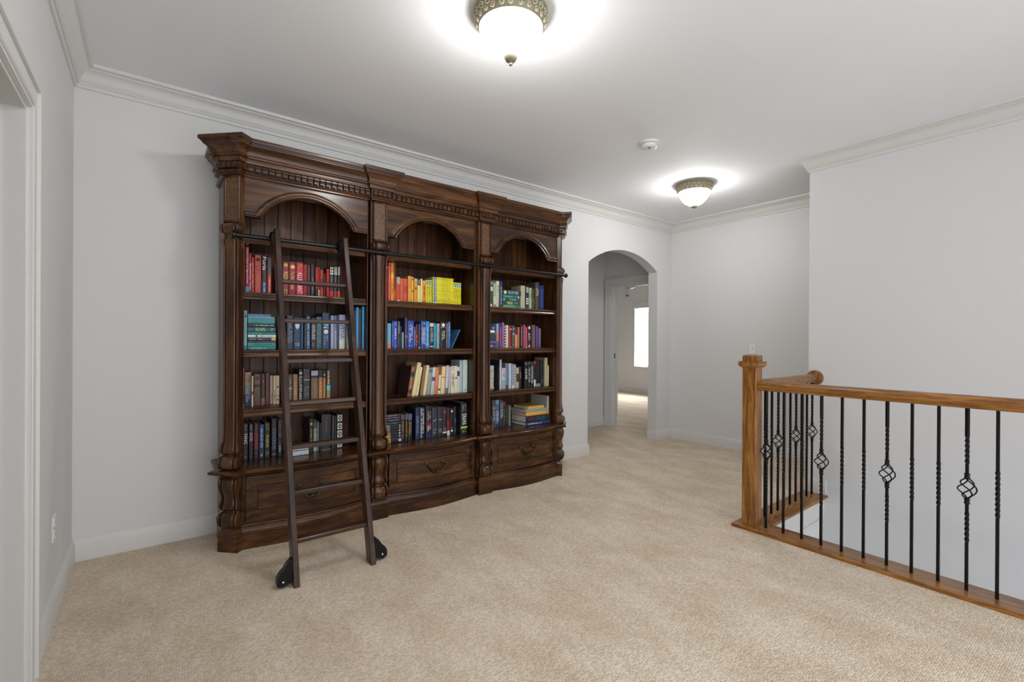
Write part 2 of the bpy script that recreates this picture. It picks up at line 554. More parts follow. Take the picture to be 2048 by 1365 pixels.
SQ = math.sqrt(.5)
POST_F0, POST_F1 = (.3075, 3.1795), (.3965, 3.0905)


def mir(p):
    return (2 * XM - p[0], p[1])


def bay_pts(x0, x1, n=16):
    return [(x0 + (x1 - x0) * i / n, Y_BAY - bow(i / n)) for i in range(n + 1)]


PILREL = [(-1, -.2), (-.985, .35), (-.93, .62), (-.86, .66), (-.78, .5), (-.735, .1), (-.715, -.45), (-.665, -.45), (-.645, .1), (-.60, .45), (-.50, .72), (-.34, .92), (-.16, 1.02), (0, 1.05)]
PILREL = PILREL + [(-a, b) for a, b in PILREL[:-1][::-1]]


def loft_pilaster(fr, levels, amp=.0135, back=-.02):
    """fr(lx, ly, z) maps across / outward / height to world"""
    rows = []
    for z, p, w in levels:
        row = [fr(-w, back, z)] + [fr(w * a, p + amp * r_, z) for a, r_ in PILREL] + [fr(w, back, z)]
        rows.append(row)
    return MB().grid(rows, close_u=True, caps=True)


SHAFT = [(.478, .010, .054), (.484, .026, .058), (.495, .034, .060), (.515, .037, .060), (.535, .034, .060), (.548, .024, .058), (.555, .008, .049), (.562, .004, .047),
         (.568, .010, .054), (.580, .020, .058), (.596, .020, .058), (.612, .015, .055), (.640, .009, .049), (.70, .006, .047), (1.2, .006, .047), (1.72, .006, .047), (1.77, .008, .048),
         (1.800, .013, .054), (1.816, .013, .055), (1.822, .002, .047), (1.846, .002, .047), (1.852, .012, .054), (1.862, .023, .058), (1.880, .028, .059), (1.896, .024, .059), (1.906, .012, .056), (1.912, .004, .053)]
CONSOLE = [(.138, .002, .050), (.146, .016, .058), (.160, .028, .061), (.182, .034, .062), (.205, .030, .061), (.220, .020, .058), (.229, .004, .050), (.236, .002, .048),
           (.243, .012, .055), (.256, .020, .059), (.272, .019, .058), (.292, .013, .053), (.315, .012, .050), (.340, .018, .051), (.365, .026, .055), (.390, .029, .058), (.410, .026, .058), (.425, .018, .056), (.434, .006, .054)]

CORN = [(-.03, 2.19), (.004, 2.19), (.004, 2.197), (.012, 2.200), (.016, 2.207), (.014, 2.213), (.006, 2.216), (.006, 2.258), (.022, 2.260), (.026, 2.268), (.024, 2.286),
        (.034, 2.289), (.037, 2.297), (.033, 2.302), (.030, 2.306), (.031, 2.316), (.036, 2.328), (.046, 2.341), (.056, 2.350), (.060, 2.354), (.061, 2.361), (.066, 2.363), (.067, 2.369), (.073, 2.371), (.075, 2.376), (.075, Z_TOP - .003), (.072, Z_TOP), (-.03, Z_TOP)]
PLIN = [(-.05, 0), (0, 0), (0, .088), (.004, .091), (.006, .096), (.005, .101), (0, .104), (-.003, .112), (-.009, .121), (-.012, .125), (-.012, .131), (-.016, .134), (-.017, .139), (-.05, .139)]
WAIST = [(-.05, .430), (-.006, .430), (-.004, .437), (.004, .439), (.010, .444), (.018, .448), (.022, .450), (.032, .453), (.036, .459), (.036, .466), (.031, .472), (.022, .475), (-.05, .475)]

DENT = MB().box(-.0132, .0132, -.020, .004, 0, .034).add([(-.0132, -.020, .004), (.0132, -.020, .004), (.0132, -.024, .014), (-.0132, -.024, .014), (-.0132, -.020, .026), (.0132, -.020, .026)],
                                                         [(0, 1, 2, 3), (3, 2, 5, 4), (0, 3, 4), (1, 5, 2)]).mesh('dentil')
DENT.materials.append(M_wh)


def dentils(root, a, b, n):
    """n dentils between plan points a and b (zero line), facing outward"""
    A, B = Vector(a), Vector(b)
    t = (B - A).normalized()
    nn = Vector((t.y, -t.x))
    ang = math.atan2(t.y, t.x)
    for i in range(n):
        p = A + (B - A) * ((i + .5) / n) + nn * .006
        inst('dentil', DENT, root, (p.x, p.y, 2.219), (0, 0, ang))


def bowed(mb, x0, x1, z0, z1, d0, d1, bx0, bx1, n=14):
    """slab following the bow: front offset d1, back offset d0 (outward positive)"""
    rows = []
    for i in range(n + 1):
        x = x0 + (x1 - x0) * i / n
        y = Y_BAY - bow((x - bx0) / (bx1 - bx0))
        rows.append([(x, y - d0, z0), (x, y - d1, z0), (x, y - d1, z1), (x, y - d0, z1)])
    mb.grid(rows, close_u=True, caps=True)
    return mb


PLANKS = {}


def bookcase(u, label):
    left_cant, right_cant = u == 0, u == 2
    X0 = (0.335, 1.183, 2.067)[u]
    X1 = (1.174, 2.056, 2 * XM - .335)[u]
    ox0, ox1 = ((.430, 1.166), (1.305, 2.034), (2.189, 2 * XM - .430))[u]     # clear opening
    bx0, bx1 = ((.426, 1.174), (1.311, 2.056), (2.197, 2 * XM - .426))[u]     # bow range
    root = thing('bookcase', ((X0 + X1) / 2, 3.3, 0), label, 'bookcase', 'library wall of three bookcases')
    # plan path of plinth, waist and cornice
    if left_cant:
        start = [(X0, 3.49), (X0, 3.207), POST_F0, POST_F1]
        pre = None
    else:
        start = [(X0, 3.49), (X0, Y_PIL), (bx0, Y_PIL)]
        pre = None
    if right_cant:
        end = [mir(POST_F1), mir(POST_F0), (X1, 3.207), (X1, 3.49)]
        post = None
    else:
        end = []
        post = (X1, 3.0)
    path_b = start + bay_pts(bx0, bx1) + end
    MB().sweep(path_b, PLIN, post=None).build('plinth', M_wh, root, 35)
    MB().sweep(path_b, WAIST).build('waist_moulding', M_wh, root, 35)
    xe = X1 if right_cant else (1.183, 2.067)[u]
    path_c = start + [(bx0, Y_BAY)] + ([(bx1, Y_BAY)] if right_cant else [(xe - .0005, Y_BAY)]) + end
    if not left_cant:
        path_c[0] = (X0, 3.128)
    cor = MB().sweep(path_c, CORN, post=(xe, 3.0) if not right_cant else None).build('cornice', M_wh, root, 35)
    # dentils
    dentils(cor, (bx0 + .012, Y_BAY), ((bx1 if right_cant else xe) - .012, Y_BAY), 20)
    if left_cant:
        dentils(cor, POST_F0, POST_F1, 4); dentils(cor, POST_F1, (bx0, Y_BAY), 1)
    else:
        dentils(cor, (X0 + .002, Y_PIL), (bx0 - .002, Y_PIL), 4)
    if right_cant:
        dentils(cor, mir(POST_F1), mir(POST_F0), 4); dentils(cor, (bx1, Y_BAY), mir(POST_F1), 1)
    # carcase
    MB().box(X0 + .006, X1 - .006, 3.128, 3.492, 2.366, 2.388).build('top_board', M_wh, root)
    MB().box(X0 + .004, X1 - .004, 3.14, 3.492, .455, .4735).build('bottom_shelf', M_wh, root)
    MB().box(X0 + .01, X1 - .01, 3.165, 3.49, .01, .44).build('lower_case', M_wh, root)
    if left_cant or right_cant:
        f = (lambda p: p) if left_cant else mir
        poly = [f(p) for p in ((.337, 3.492), (.337, 3.20), (.333, 3.193), (.411, 3.115), (.430, 3.136), (.430, 3.492))]
        MB().prism(poly, lambda p, q, a: (p, q, a), .139, 2.375).build('side_panel', M_wv, root)
    if not left_cant:
        MB().box(X0 + .002, ox0, 3.122, 3.492, .139, 2.375).build('side_panel', M_wv, root)
    if not right_cant:
        MB().cbox(ox1, X1 - .001, 3.135, 3.492, .139, 2.375, .002).build('side_panel', M_wv, root)
    # back planks
    npk = 9
    pw = (ox1 - ox0) / npk
    key = round(pw, 4)
    if key not in PLANKS:
        h = pw / 2
        PLANKS[key] = MB().prism([(-h, .012), (-h, .004), (-h + .0035, 0), (h - .0035, 0), (h, .004), (h, .012)], lambda p, q, a: (p, q, a), 0, 1.73).mesh('back_plank')
        PLANKS[key].materials.append(M_back)
    for i in range(npk):
        inst('back_plank', PLANKS[key], root, (ox0 + pw * (i + .5), 3.480, .472))
    # shelves
    for zt in (1.517, 1.172, .817):
        prof = [(3.480, 0), (3.153, 0), (3.147, -.003), (3.145, -.009), (3.147, -.016), (3.151, -.019), (3.151, -.023), (3.146, -.026), (3.142, -.034), (3.143, -.042), (3.148, -.047), (3.170, -.048), (3.170, -.027), (3.480, -.027)]
        MB().prism(prof, lambda p, q, a: (a, p, zt + q), ox0 + .001, ox1 - .001).build('shelf', M_wh, root, 30)
    MB().cbox(ox0 + .001, ox1 - .001, 3.165, 3.480, 1.808, 1.844, .003).build('arch_shelf', M_wh, root)
    # arched head
    ac, ah, az, at = (.7925, 1.650, 2.545)[u], .277, 1.957, 2.122
    rs = at - az
    R = (ah * ah + rs * rs) / (2 * rs)
    am = math.asin(ah / R)
    n = 26
    bot = [(ox0, az)] + [(ac + R * math.sin(-am + 2 * am * i / n), at - R + R * math.cos(-am + 2 * am * i / n)) for i in range(n + 1)] + [(ox1, az)]
    yb, yt = 3.136, 3.156
    ab = MB()
    ab.grid([[(x, yb, z) for x, z in bot], [(x, yb, 2.21) for x, z in bot]])
    ab.grid([[(x, yt, z) for x, z in bot], [(x, yt, 2.21) for x, z in bot]])
    ab.grid([[(x, yb, z) for x, z in bot], [(x, yt, z) for x, z in bot]])
    head = ab.build('arch_board', M_wh, root, 30)
    mp = [(0, -.010), (0, .004), (.004, .009), (.009, .008), (.012, .003), (.016, .003), (.020, .010), (.028, .012), (.036, .009), (.040, .003), (.046, .002), (.047, -.003)]
    rows = []
    for i in range(n + 1):
        a = -am + 2 * am * i / n
        rows.append([(ac + (R + r_) * math.sin(a), yb - d, at - R + (R + r_) * math.cos(a)) for r_, d in mp])
    mo = MB().grid(rows, close_u=True, caps=True)
    sh = math.sin(am)
    for xa, xb, sg in ((ox0, ac - ah, 1), (ac + ah, ox1, -1)):
        inner, outer = (xb, xa) if sg > 0 else (xa, xb)
        r2 = []
        for k, (r_, d) in enumerate(mp):
            r2.append((r_, d))
        rowa = [(outer, yb - d, az + r_ * .8) for r_, d in mp]
        rowb = [(inner - sg * r_ * .38, yb - d, az + r_ * .8) for r_, d in mp]
        mo.grid([rowa, rowb], close_u=True, caps=True)
    mo.build('arch_moulding', M_wh, head, 35)
    # pilasters
    frames = []
    if left_cant or right_cant:
        cx, cy = .352 + .027 * SQ, 3.135 + .027 * SQ
        if left_cant:
            frames.append(lambda lx, ly, z: (cx + lx * SQ - ly * SQ, cy - lx * SQ - ly * SQ, z))
        else:
            cx2 = 2 * XM - cx
            frames.append(lambda lx, ly, z: (cx2 + lx * SQ + ly * SQ, cy + lx * SQ - ly * SQ, z))
    if not left_cant:
        pc = (X0 + bx0) / 2
        frames.append(lambda lx, ly, z: (pc + lx, 3.118 - ly, z))
    for fr in frames:
        pil = loft_pilaster(fr, SHAFT).build('pilaster', M_wv, root, 40)
        loft_pilaster(fr, CONSOLE).build('console', M_wv, root, 40)
        # frieze panel: frame with burl inlay
        fm = MB()
        z0, z1, w = 1.914, 2.192, .052
        fm.add([fr(a, b, z) for z in (z0, z1) for a, b in ((-w, -.02), (-w, .004), (w, .004), (w, -.02))], [(0, 1, 5, 4), (1, 2, 6, 5), (2, 3, 7, 6), (3, 2, 1, 0), (4, 5, 6, 7)])
        def bar(a0, a1, b0, b1):
            t = .011
            vs = [fr(a0, .003, b0), fr(a1, .003, b0), fr(a1, .003, b1), fr(a0, .003, b1)]
            ins = .004
            vs += [fr(a0 + ins, t, b0 + ins), fr(a1 - ins, t, b0 + ins), fr(a1 - ins, t, b1 - ins), fr(a0 + ins, t, b1 - ins)]
            fm.add(vs, [(0, 1, 5, 4), (1, 2, 6, 5), (2, 3, 7, 6), (3, 0, 4, 7), (4, 5, 6, 7)])
        bw_ = .016
        bar(-w, -w + bw_, z0, z1); bar(w - bw_, w, z0, z1); bar(-w, w, z0, z0 + bw_); bar(-w, w, z1 - bw_, z1)
        fp = fm.build('frieze_panel', M_wv, root)
        q = w - bw_ + .001
        MB().add([fr(a, b, z) for z in (z0 + bw_, z1 - bw_) for a, b in ((-q, .002), (-q, .0055), (q, .0055), (q, .002))], [(0, 1, 5, 4), (1, 2, 6, 5), (2, 3, 7, 6), (3, 0, 4, 7), (3, 2, 1, 0), (4, 5, 6, 7)]).build('burl_inlay', M_burl, fp)
        # little block behind plinth and waist under the pilaster is part of the sweep
    # drawer
    dx0, dx1, dz0, dz1 = bx0 + .006, bx1 - (.006 if right_cant else .012), .150, .428
    fr_ = MB()
    bowed(fr_, dx0, dx1, .139, .432, -.06, -.034, bx0, bx1)
    fr_.build('drawer_frame', M_wh, root, 35)
    dm = MB()
    bowed(dm, dx0 + .018, dx1 - .018, dz0 + .014, dz1 - .012, -.05, -.032, bx0, bx1)
    o_ = 0
    for w_, d_ in ((.013, -.008), (.009, -.014), (.007, -.019), (.030, -.0235)):
        xa, xb, za, zb = dx0 + .012 + o_, dx1 - .012 - o_, dz0 + .006 + o_, dz1 - .004 - o_
        bowed(dm, xa, xb, za, za + w_, -.05, d_, bx0, bx1)
        bowed(dm, xa, xb, zb - w_, zb, -.05, d_, bx0, bx1)
        bowed(dm, xa, xa + w_, za, zb, -.05, d_, bx0, bx1, 1)
        bowed(dm, xb - w_, xb, za, zb, -.05, d_, bx0, bx1, 1)
        o_ += w_
    dr = dm.build('drawer', M_wh, root, 35)
    pn = MB()
    g_ = .0045
    xa, xb, za, zb = dx0 + .012 + o_ + g_, dx1 - .012 - o_ - g_, dz0 + .006 + o_ + g_, dz1 - .004 - o_ - g_
    bowed(pn, xa, xb, za, zb, -.034, -.0225, bx0, bx1)
    pn.build('drawer_panel', M_wh, dr, 35)
    # bail pull
    hx = (bx0 + bx1) / 2
    yy = Y_BAY - bow(.5) + .0215
    hz = .318
    sp = .068
    h = MB()
    for s_ in (-1, 1):
        h.lathe([(.020, 0), (.020, -.003), (.013, -.006), (.008, -.010), (.007, -.020), (.011, -.024), (.011, -.030), (.005, -.034)], 12, (hx + s_ * sp, yy, hz), 'y')
        pts = []
        for t in range(15):
            q = t / 14
            x = hx + s_ * (sp - q * sp)
            z = hz - .006 - .052 * (1 - (1 - q) ** 1.8) + .008 * math.sin(q * PI * 2)
            pts.append((x + s_ * .008 * math.sin(q * PI), yy - .028 - .004 * math.sin(q * PI), z))
        h.tube(pts, [.0062 + .003 * abs(math.sin(q * PI * 2.2)) for q in [t / 14 for t in range(15)]], 8)
    h.lathe([(.003, -.015), (.010, -.009), (.012, 0), (.010, .009), (.003, .015)], 10, (hx, yy - .029, hz - .056), 'x')
    h.build('handle', M_bronze, dr, 40)
    return root


bookcase(0, 'carved dark cherry bookcase standing behind the ladder, red and teal books')
bookcase(1, 'carved dark cherry bookcase between the other two, yellow books on its upper shelf')
bookcase(2, 'carved dark cherry bookcase closest to the arched opening, green and purple books')

# ------------------------------------------------------------------ ladder rail
RY, RZ = 3.085, 1.834
rail = thing('ladder_rail', (1.686, RY, RZ), 'black steel ladder rail running across all three bookcases', 'rail')
MB().tube([(.37, RY, RZ), (1.255, RY, RZ)], .013, 14).tube([(1.255, RY, RZ), (2.14, RY, RZ)], .0128, 14).tube([(2.14, RY, RZ), (2.998, RY, RZ)], .013, 14).build('rod', M_black, rail, 40)
for xx in (1.262, 2.147):
    MB().lathe([(.013, -.006), (.0155, -.005), (.0155, .005), (.013, .006)], 14, (xx, RY, RZ), 'x').build('coupling', M_black, rail, 40)
for xx, s_ in ((.366, -1), (3.002, 1)):
    MB().lathe([(.012, -.010), (.018, -.008), (.021, 0), (.018, .009), (.008, .014)], 14, (xx, RY, RZ), 'x').build('end_knob', M_black, rail, 40)
for xx, yy in ((.395, 3.125), (1.247, 3.118), (2.132, 3.118), (2.972, 3.125)):
    MB().lathe([(.020, 0), (.020, -.004), (.010, -.007), (.009, RY - yy), (.004, RY - yy - .004)], 12, (xx, yy, RZ), 'y').build('bracket', M_black, rail, 40)

# ------------------------------------------------------------------ ladder
LX = ((.565, .593), (.957, .985))
lad = thing('library_ladder', (.775, 2.52, 0), 'dark walnut library ladder leaning on the black rail', 'ladder')
L0, L1 = Vector((0, 2.48, 0)), Vector((0, 2.99, 1.89))
lt = (L1 - L0).normalized()
ln = Vector((0, lt.z, -lt.y))          # towards the bookcase
SD = .072


def lp(x, a, d):
    """point on the ladder: x, distance along stile, depth behind its front"""
    p = L0 + lt * a + ln * d
    return (x, p.y, p.z)


LEN = (L1 - L0).length
for x0, x1 in LX:
    s_ = MB()
    # ribbed front section
    w = x1 - x0
    sec = [(0, SD), (0, .004), (.10, 0)]
    for k in range(5):
        a = .12 + k * .155
        sec += [(a + .02, 0), (a + .05, .0022), (a + .105, .0022), (a + .135, 0)]
    sec += [(.90, 0), (1, .004), (1, SD)]
    rows = []
    for a in (0.0, LEN * .5, LEN - .012, LEN - .004, LEN):
        k = 0 if a < LEN - .006 else (.006 if a < LEN - .001 else .02)
        rows.append([lp(x0 + w * f, a, min(max(d, k), SD - k)) for f, d in sec])
    # foot cut level with the carpet
    rows[0] = [(q[0], q[1] - 0, 0.0) for q in [lp(x0 + w * f, -(ln.z * d) / lt.z, d) for f, d in sec]]
    s_.grid(rows, close_u=True, caps=True)
    s_.build('stile', M_lad, lad)
for i in range(7):
    z = .200 + .2285 * i
    y = L0.y + (L1.y - L0.y) * z / L1.z + .028
    MB().cbox(LX[0][1] - .004, LX[1][0] + .004, y - .006, y + .052, z - .011, z + .011, .003).build('rung', M_ladx, lad)
for k, (x0, x1) in enumerate(LX):
    s_ = -1 if k == 0 else -1
    xa = x0 - .010 if k == 0 else x0 - .010
    # hook plate on the stile, curling over the rod
    z0 = RZ
    yr = RY
    hook = MB()
    outer = [(yr - .055, z0 - .045), (yr - .075, z0 + .02), (yr - .05, z0 + .034), (yr - .012, z0 + .036), (yr + .014, z0 + .028), (yr + .024, z0 + .008), (yr + .022, z0 - .016),
             (yr + .016, z0 - .016), (yr + .0135, z0), (yr + .009, z0 + .0105), (yr, z0 + .0138), (yr - .009, z0 + .0105), (yr - .014, z0), (yr - .014, z0 - .045)]
    hook.prism(outer, lambda p, q, a: (a, p, q), xa, x0 + .001)
    hook.build('hook', M_black, lad)
for k in (0, 1):
    s_ = -1 if k == 0 else 1
    xe = LX[0][0] if k == 0 else LX[1][1]
    pts = [(0, .135), (.010, .132), (.022, .122), (.034, .105), (.042, .092), (.052, .082), (.063, .070), (.072, .052), (.074, .030), (.070, .016), (.052, .008), (.030, .012), (.018, .018), (0, .020)]
    yc = 2.515
    wc = MB().prism(pts, lambda p, q, a: (xe + s_ * p, a, q), yc - .004, yc + .034).build('wheel_cover', M_black, lad)
    MB().lathe([(.004, -.012), (.030, -.012), (.032, -.008), (.032, .008), (.030, .012), (.004, .012)], 18, (xe + s_ * .042, yc + .016, .0315), 'y').build('wheel', M_grey, wc, 40)
    MB().lathe([(.0045, 0), (.0045, -.003), (.002, -.004)], 10, (xe + s_ * .045, yc - .004, .034), 'y').build('bolt', M_white, wc)
MB().lathe([(.005, .0), (.005, -.0012)], 10, (LX[1][0] - .0002, 2.535, .105), 'x').build('screw', M_black, lad)

# ------------------------------------------------------------------ stair railing
RX, RYY = 3.18, 1.487
rl = thing('stair_railing', (RX, RYY, 0), 'oak stair railing with black twisted and basket balusters', 'railing')
# newel
NC, NH = (3.172, 1.482), .0445
nw = MB().cbox(NC[0] - NH, NC[0] + NH, NC[1] - NH, NC[1] + NH, .018, 1.085, .003).build('newel_post', M_oz, rl)


def frustum(mb, c, lv):
    rows = [[(c[0] - h, c[1] - h, z), (c[0] + h, c[1] - h, z), (c[0] + h, c[1] + h, z), (c[0] - h, c[1] + h, z)] for h, z in lv]
    return mb.grid(rows, close_u=True, caps=True)


frustum(MB(), NC, [(.050, 1.066), (.052, 1.070), (.064, 1.080), (.064, 1.108), (.050, 1.109)]).build('cap_collar', M_ox, nw)
frustum(MB(), NC, [(.0445, 1.105), (.0445, 1.138), (.0425, 1.145), (.038, 1.149), (.030, 1.1505)]).build('cap_block', M_oz, nw)
MB().lathe([(.011, 0), (.011, -.002), (.008, -.003)], 14, (NC[0] - NH, NC[1] + .002, .925), 'x').build('plug', M_oz, nw, 40)
# handrails
hp = [(-.024, .918), (.024, .918), (.026, .924), (.026, .932), (.031, .938), (.033, .950), (.031, .964), (.024, .975), (.012, .980), (0, .9815), (-.012, .980), (-.024, .975), (-.031, .964), (-.033, .950), (-.031, .938), (-.026, .932), (-.026, .924)]
MB().prism(hp, lambda p, q, a: (RX + p, a, q), YN, NC[1] - NH + .001).build('handrail', M_oy, rl, 30)
MB().prism(hp, lambda p, q, a: (a, RYY + p, q), NC[0] + NH - .001, XS - .018).build('handrail', M_ox, rl, 30)
MB().lathe([(.002, -.022), (.050, -.022), (.058, -.018), (.061, -.010), (.061, 0), (.002, 0)], 28, (XS, RYY, .95), 'x').build('rosette', M_ox, rl, 35)
# oak nosing on the stairwell edge
sp = [(0, -.02), (0, .019), (.003, .022), (.176, .022), (.183, .019), (.187, .010), (.183, .001), (.176, -.002), (.15, -.002), (.15, -.02)]
MB().prism(sp, lambda p, q, a: (3.09 + p, a, q), YN, 1.575).build('shoe_plate', M_oy, rl, 30)
MB().prism(sp, lambda p, q, a: (a, 1.575 - p, q), 3.265, XS).build('shoe_plate', M_ox, rl, 30)


def bar_rows(mb, z0, z1, tw):
    """12.7 mm square bar; tw = [(za, zb)] twisted stretches"""
    h = .0064
    zs = [z0]
    for a, b in tw:
        n = int((b - a) / .0042)
        zs += [a + (b - a) * i / n for i in range(n + 1)]
    zs.append(z1)
    ang = 0.0
    rows = []
    prev = z0
    for z in zs:
        if any(a - 1e-6 <= prev and z <= b + 1e-6 and z > a for a, b in tw):
            ang += (z - prev) / .025 * (PI / 2)
        prev = z
        k = 1.0
        rows.append([(h * k * (c_ * math.cos(ang) - s_ * math.sin(ang)), h * k * (c_ * math.sin(ang) + s_ * math.cos(ang)), z) for c_, s_ in ((-1, -1), (1, -1), (1, 1), (-1, 1))])
    return mb.grid(rows, close_u=True, caps=True)


B_TW = bar_rows(MB(), .018, .922, [(.405, .63)]).mesh('baluster')
bb = bar_rows(MB(), .018, .475, [(.255, .405)])
bb = bar_rows(bb, .569, .922, [(.64, .78)])
B_BK = bb.mesh('baluster')
bk = MB()
for k in range(4):
    pts = []
    for i in range(17):
        t = i / 16
        a = PI / 2 * k + PI * 1.05 * t + .3
        r_ = .006 + .029 * math.sin(PI * t) ** 0.8
        pts.append((r_ * math.cos(a), r_ * math.sin(a), .474 + .096 * t))
    bk.tube(pts, .0033, 6)
BASK = bk.mesh('basket', smooth=50)
COLL = MB().lathe([(.007, -.013), (.0115, -.012), (.0125, -.009), (.0095, -.005), (.0105, 0), (.0095, .005), (.0125, .009), (.0115, .012), (.007, .013)], 14).mesh('collar', smooth=50)
for me in (B_TW, B_BK, BASK, COLL):
    me.materials.append(M_iron)


def baluster(x, y, basket):
    o = inst('baluster', B_BK if basket else B_TW, rl, (x, y, 0))
    if basket:
        inst('basket', BASK, o, (x, y, 0))
        inst('collar', COLL, o, (x, y, .583))
        inst('collar', COLL, o, (x, y, .458))


for i in range(36):
    yy = 1.392 - .1052 * i
    if yy > YN + .05:
        baluster(RX, yy, i % 3 == 0)
for i in range(9):
    baluster(3.376 + .1023 * i, RYY, i % 3 == 2)

# ------------------------------------------------------------------ ceiling lights
def ceiling_light(x, y, label, glow):
    t = thing('ceiling_light', (x, y, HC), label, 'ceiling light', 'flush ceiling lights')
    c = (x, y, 0)
    can = MB().lathe([(.02, 2.74), (.166, 2.74), (.170, 2.733), (.168, 2.724), (.161, 2.719), (.163, 2.712), (.160, 2.698), (.155, 2.682), (.151, 2.670), (.147, 2.663), (.138, 2.661), (.135, 2.664), (.133, 2.690), (.02, 2.70)], 56, c).build('canopy', M_antique, t, 40)
    for k in range(48):
        row = k % 2
        a0 = 2 * PI * k / 48
        pts = []
        for i in range(20):
            q = i / 19
            th = q * 2 * PI * 1.5 + (PI if row else 0)
            rr = (.0165 if row == 0 else .0115) * (1 - q * .8)
            s_ = 1 if (k // 2) % 2 else -1
            da = s_ * rr * math.cos(th) / .158
            zc = (2.699 if row == 0 else 2.681) + rr * math.sin(th) * .9
            rad = .1475 + (zc - 2.668) * .36 + .0055
            pts.append((x + rad * math.cos(a0 + da), y + rad * math.sin(a0 + da), zc))
        MB().tube(pts, .0028, 5).build('scroll', M_antique2, can, 60)
    MB().lathe([(.02, 2.672), (.132, 2.672), (.1345, 2.662), (.1335, 2.645), (.128, 2.625), (.117, 2.602), (.101, 2.580), (.080, 2.560), (.055, 2.545), (.028, 2.536), (.004, 2.534)], 48, c).build('bowl', glow, t, 60)
    MB().lathe([(.004, 2.541), (.028, 2.540), (.032, 2.533), (.027, 2.522), (.016, 2.513), (.008, 2.510), (.006, 2.508), (.0085, 2.504), (.0085, 2.499), (.005, 2.495), (.001, 2.494)], 20, c).build('finial', M_antique, t, 50)


ceiling_light(1.297, 1.70, 'lit flush ceiling light above the carpet before the ladder', M_glass)
ceiling_light(4.10, 2.47, 'lit flush ceiling light near the arched opening', M_glass)

# smoke detector
sd = thing('smoke_detector', (2.972, 2.165, HC), 'white round smoke detector on the ceiling between the lights', 'smoke detector')
c = (2.972, 2.165, 0)
MB().lathe([(.004, 2.74), (.068, 2.74), (.069, 2.730), (.064, 2.724), (.004, 2.724)], 36, c).build('base', M_white, sd, 40)
MB().lathe([(.004, 2.726), (.052, 2.726), (.052, 2.720), (.004, 2.720)], 36, c).build('vent_gap', M_white, sd, 40)
MB().lathe([(.004, 2.7205), (.060, 2.7205), (.0605, 2.712), (.058, 2.702), (.050, 2.695), (.034, 2.6925), (.004, 2.692)], 36, c).build('cover', M_white, sd, 40)
MB().lathe([(.010, 2.693), (.011, 2.690), (.002, 2.6895)], 14, (2.955, 2.15, 0)).build('test_button', M_grey, sd, 40)

# wall plates
ot = thing('wall_outlet', (XL, 2.88, .392), 'white electrical outlet low on the wall beside the doorway', 'outlet')
MB().cbox(XL, XL + .006, 2.845, 2.915, .334, .450, .003).build('plate', M_white, ot)
for z in (.366, .418):
    q = MB().cbox(XL + .005, XL + .0085, 2.863, 2.897, z - .017, z + .017, .002).build('socket', M_white, ot)
    MB().box(XL + .008, XL + .0088, 2.871, 2.873, z - .006, z + .006).box(XL + .008, XL + .0088, 2.887, 2.889, z - .006, z + .006).build('slot', M_grey, q)
MB().lathe([(.003, .0055), (.003, .0075)], 10, (XL, 2.88, .392), 'x').build('screw', M_grey, ot)
sp_ = thing('wall_plate', (XR, 2.48, 1.155), 'white wall plate on the end wall behind the newel post', 'wall plate')
MB().cbox(XR - .006, XR, 2.443, 2.517, 1.098, 1.214, .003).build('plate', M_white, sp_)
MB().lathe([(.005, -.0055), (.005, -.009), (.003, -.011)], 12, (XR, 2.48, 1.160), 'x').build('jack', M_grey, sp_)

# bedroom ceiling fan
fx, fy = 7.0, 5.504
fan = thing('ceiling_fan', (fx, fy, HC), 'ceiling fan with pull chains seen through the bedroom doorway', 'ceiling fan')
c = (fx, fy, 0)
MB().lathe([(.004, 2.74), (.07, 2.74), (.06, 2.69), (.014, 2.68), (.014, 2.52), (.004, 2.52)], 24, c).build('downrod', M_bronze, fan, 40)
MB().lathe([(.004, 2.53), (.06, 2.525), (.12, 2.49), (.13, 2.43), (.11, 2.38), (.06, 2.365), (.004, 2.36)], 28, c).build('motor', M_bronze, fan, 40)
MB().lathe([(.06, 2.37), (.06, 2.30), (.12, 2.275), (.124, 2.262), (.108, 2.240), (.075, 2.220), (.035, 2.208), (.012, 2.200), (.004, 2.196)], 28, c).build('light_bowl', M_fanbowl, fan, 40)
for k in range(5):
    a = 2 * PI * k / 5 + .95
    ca, sa = math.cos(a), math.sin(a)
    b_ = MB()
    for z in (2.352, 2.360):
        pass
    pl = [(.17, -.045), (.24, -.06), (.60, -.072), (.66, -.055), (.68, 0), (.66, .055), (.60, .072), (.24, .06), (.17, .045)]
    b_.prism(pl, lambda p, q, h: (fx + p * ca - q * sa, fy + p * sa + q * ca, h + q * .12), 2.352, 2.361)
    bo = b_.build('blade', M_white, fan)
    MB().tube([(fx + .10 * ca, fy + .10 * sa, 2.385), (fx + .15 * ca, fy + .15 * sa, 2.365), (fx + .22 * ca, fy + .22 * sa, 2.360)], .012, 6).build('blade_iron', M_bronze, bo)
for dy in (-.022, .022):
    MB().tube([(fx - .07, fy + dy, 2.235), (fx - .07, fy + dy, 2.10)], .0014, 5).build('pull_chain', M_bronze, fan)
    MB().lathe([(.002, .0), (.008, -.008), (.009, -.030), (.006, -.045), (.002, -.048)], 10, (fx - .07, fy + dy, 2.10)).build('pull', M_dark, fan, 50)

# ------------------------------------------------------------------ books
BOOK_GAIN = 1.15
TEXTS = []


def paint(o, hexcol, g=None):
    o.color = lin(hexcol, BOOK_GAIN if g is None else g)
    return o


def spine_prof(w):
    e = min(.0022, w * .12)
    return [(0, e), (.16 * w, e * .25), (.5 * w, 0), (.84 * w, e * .25), (w, e)]


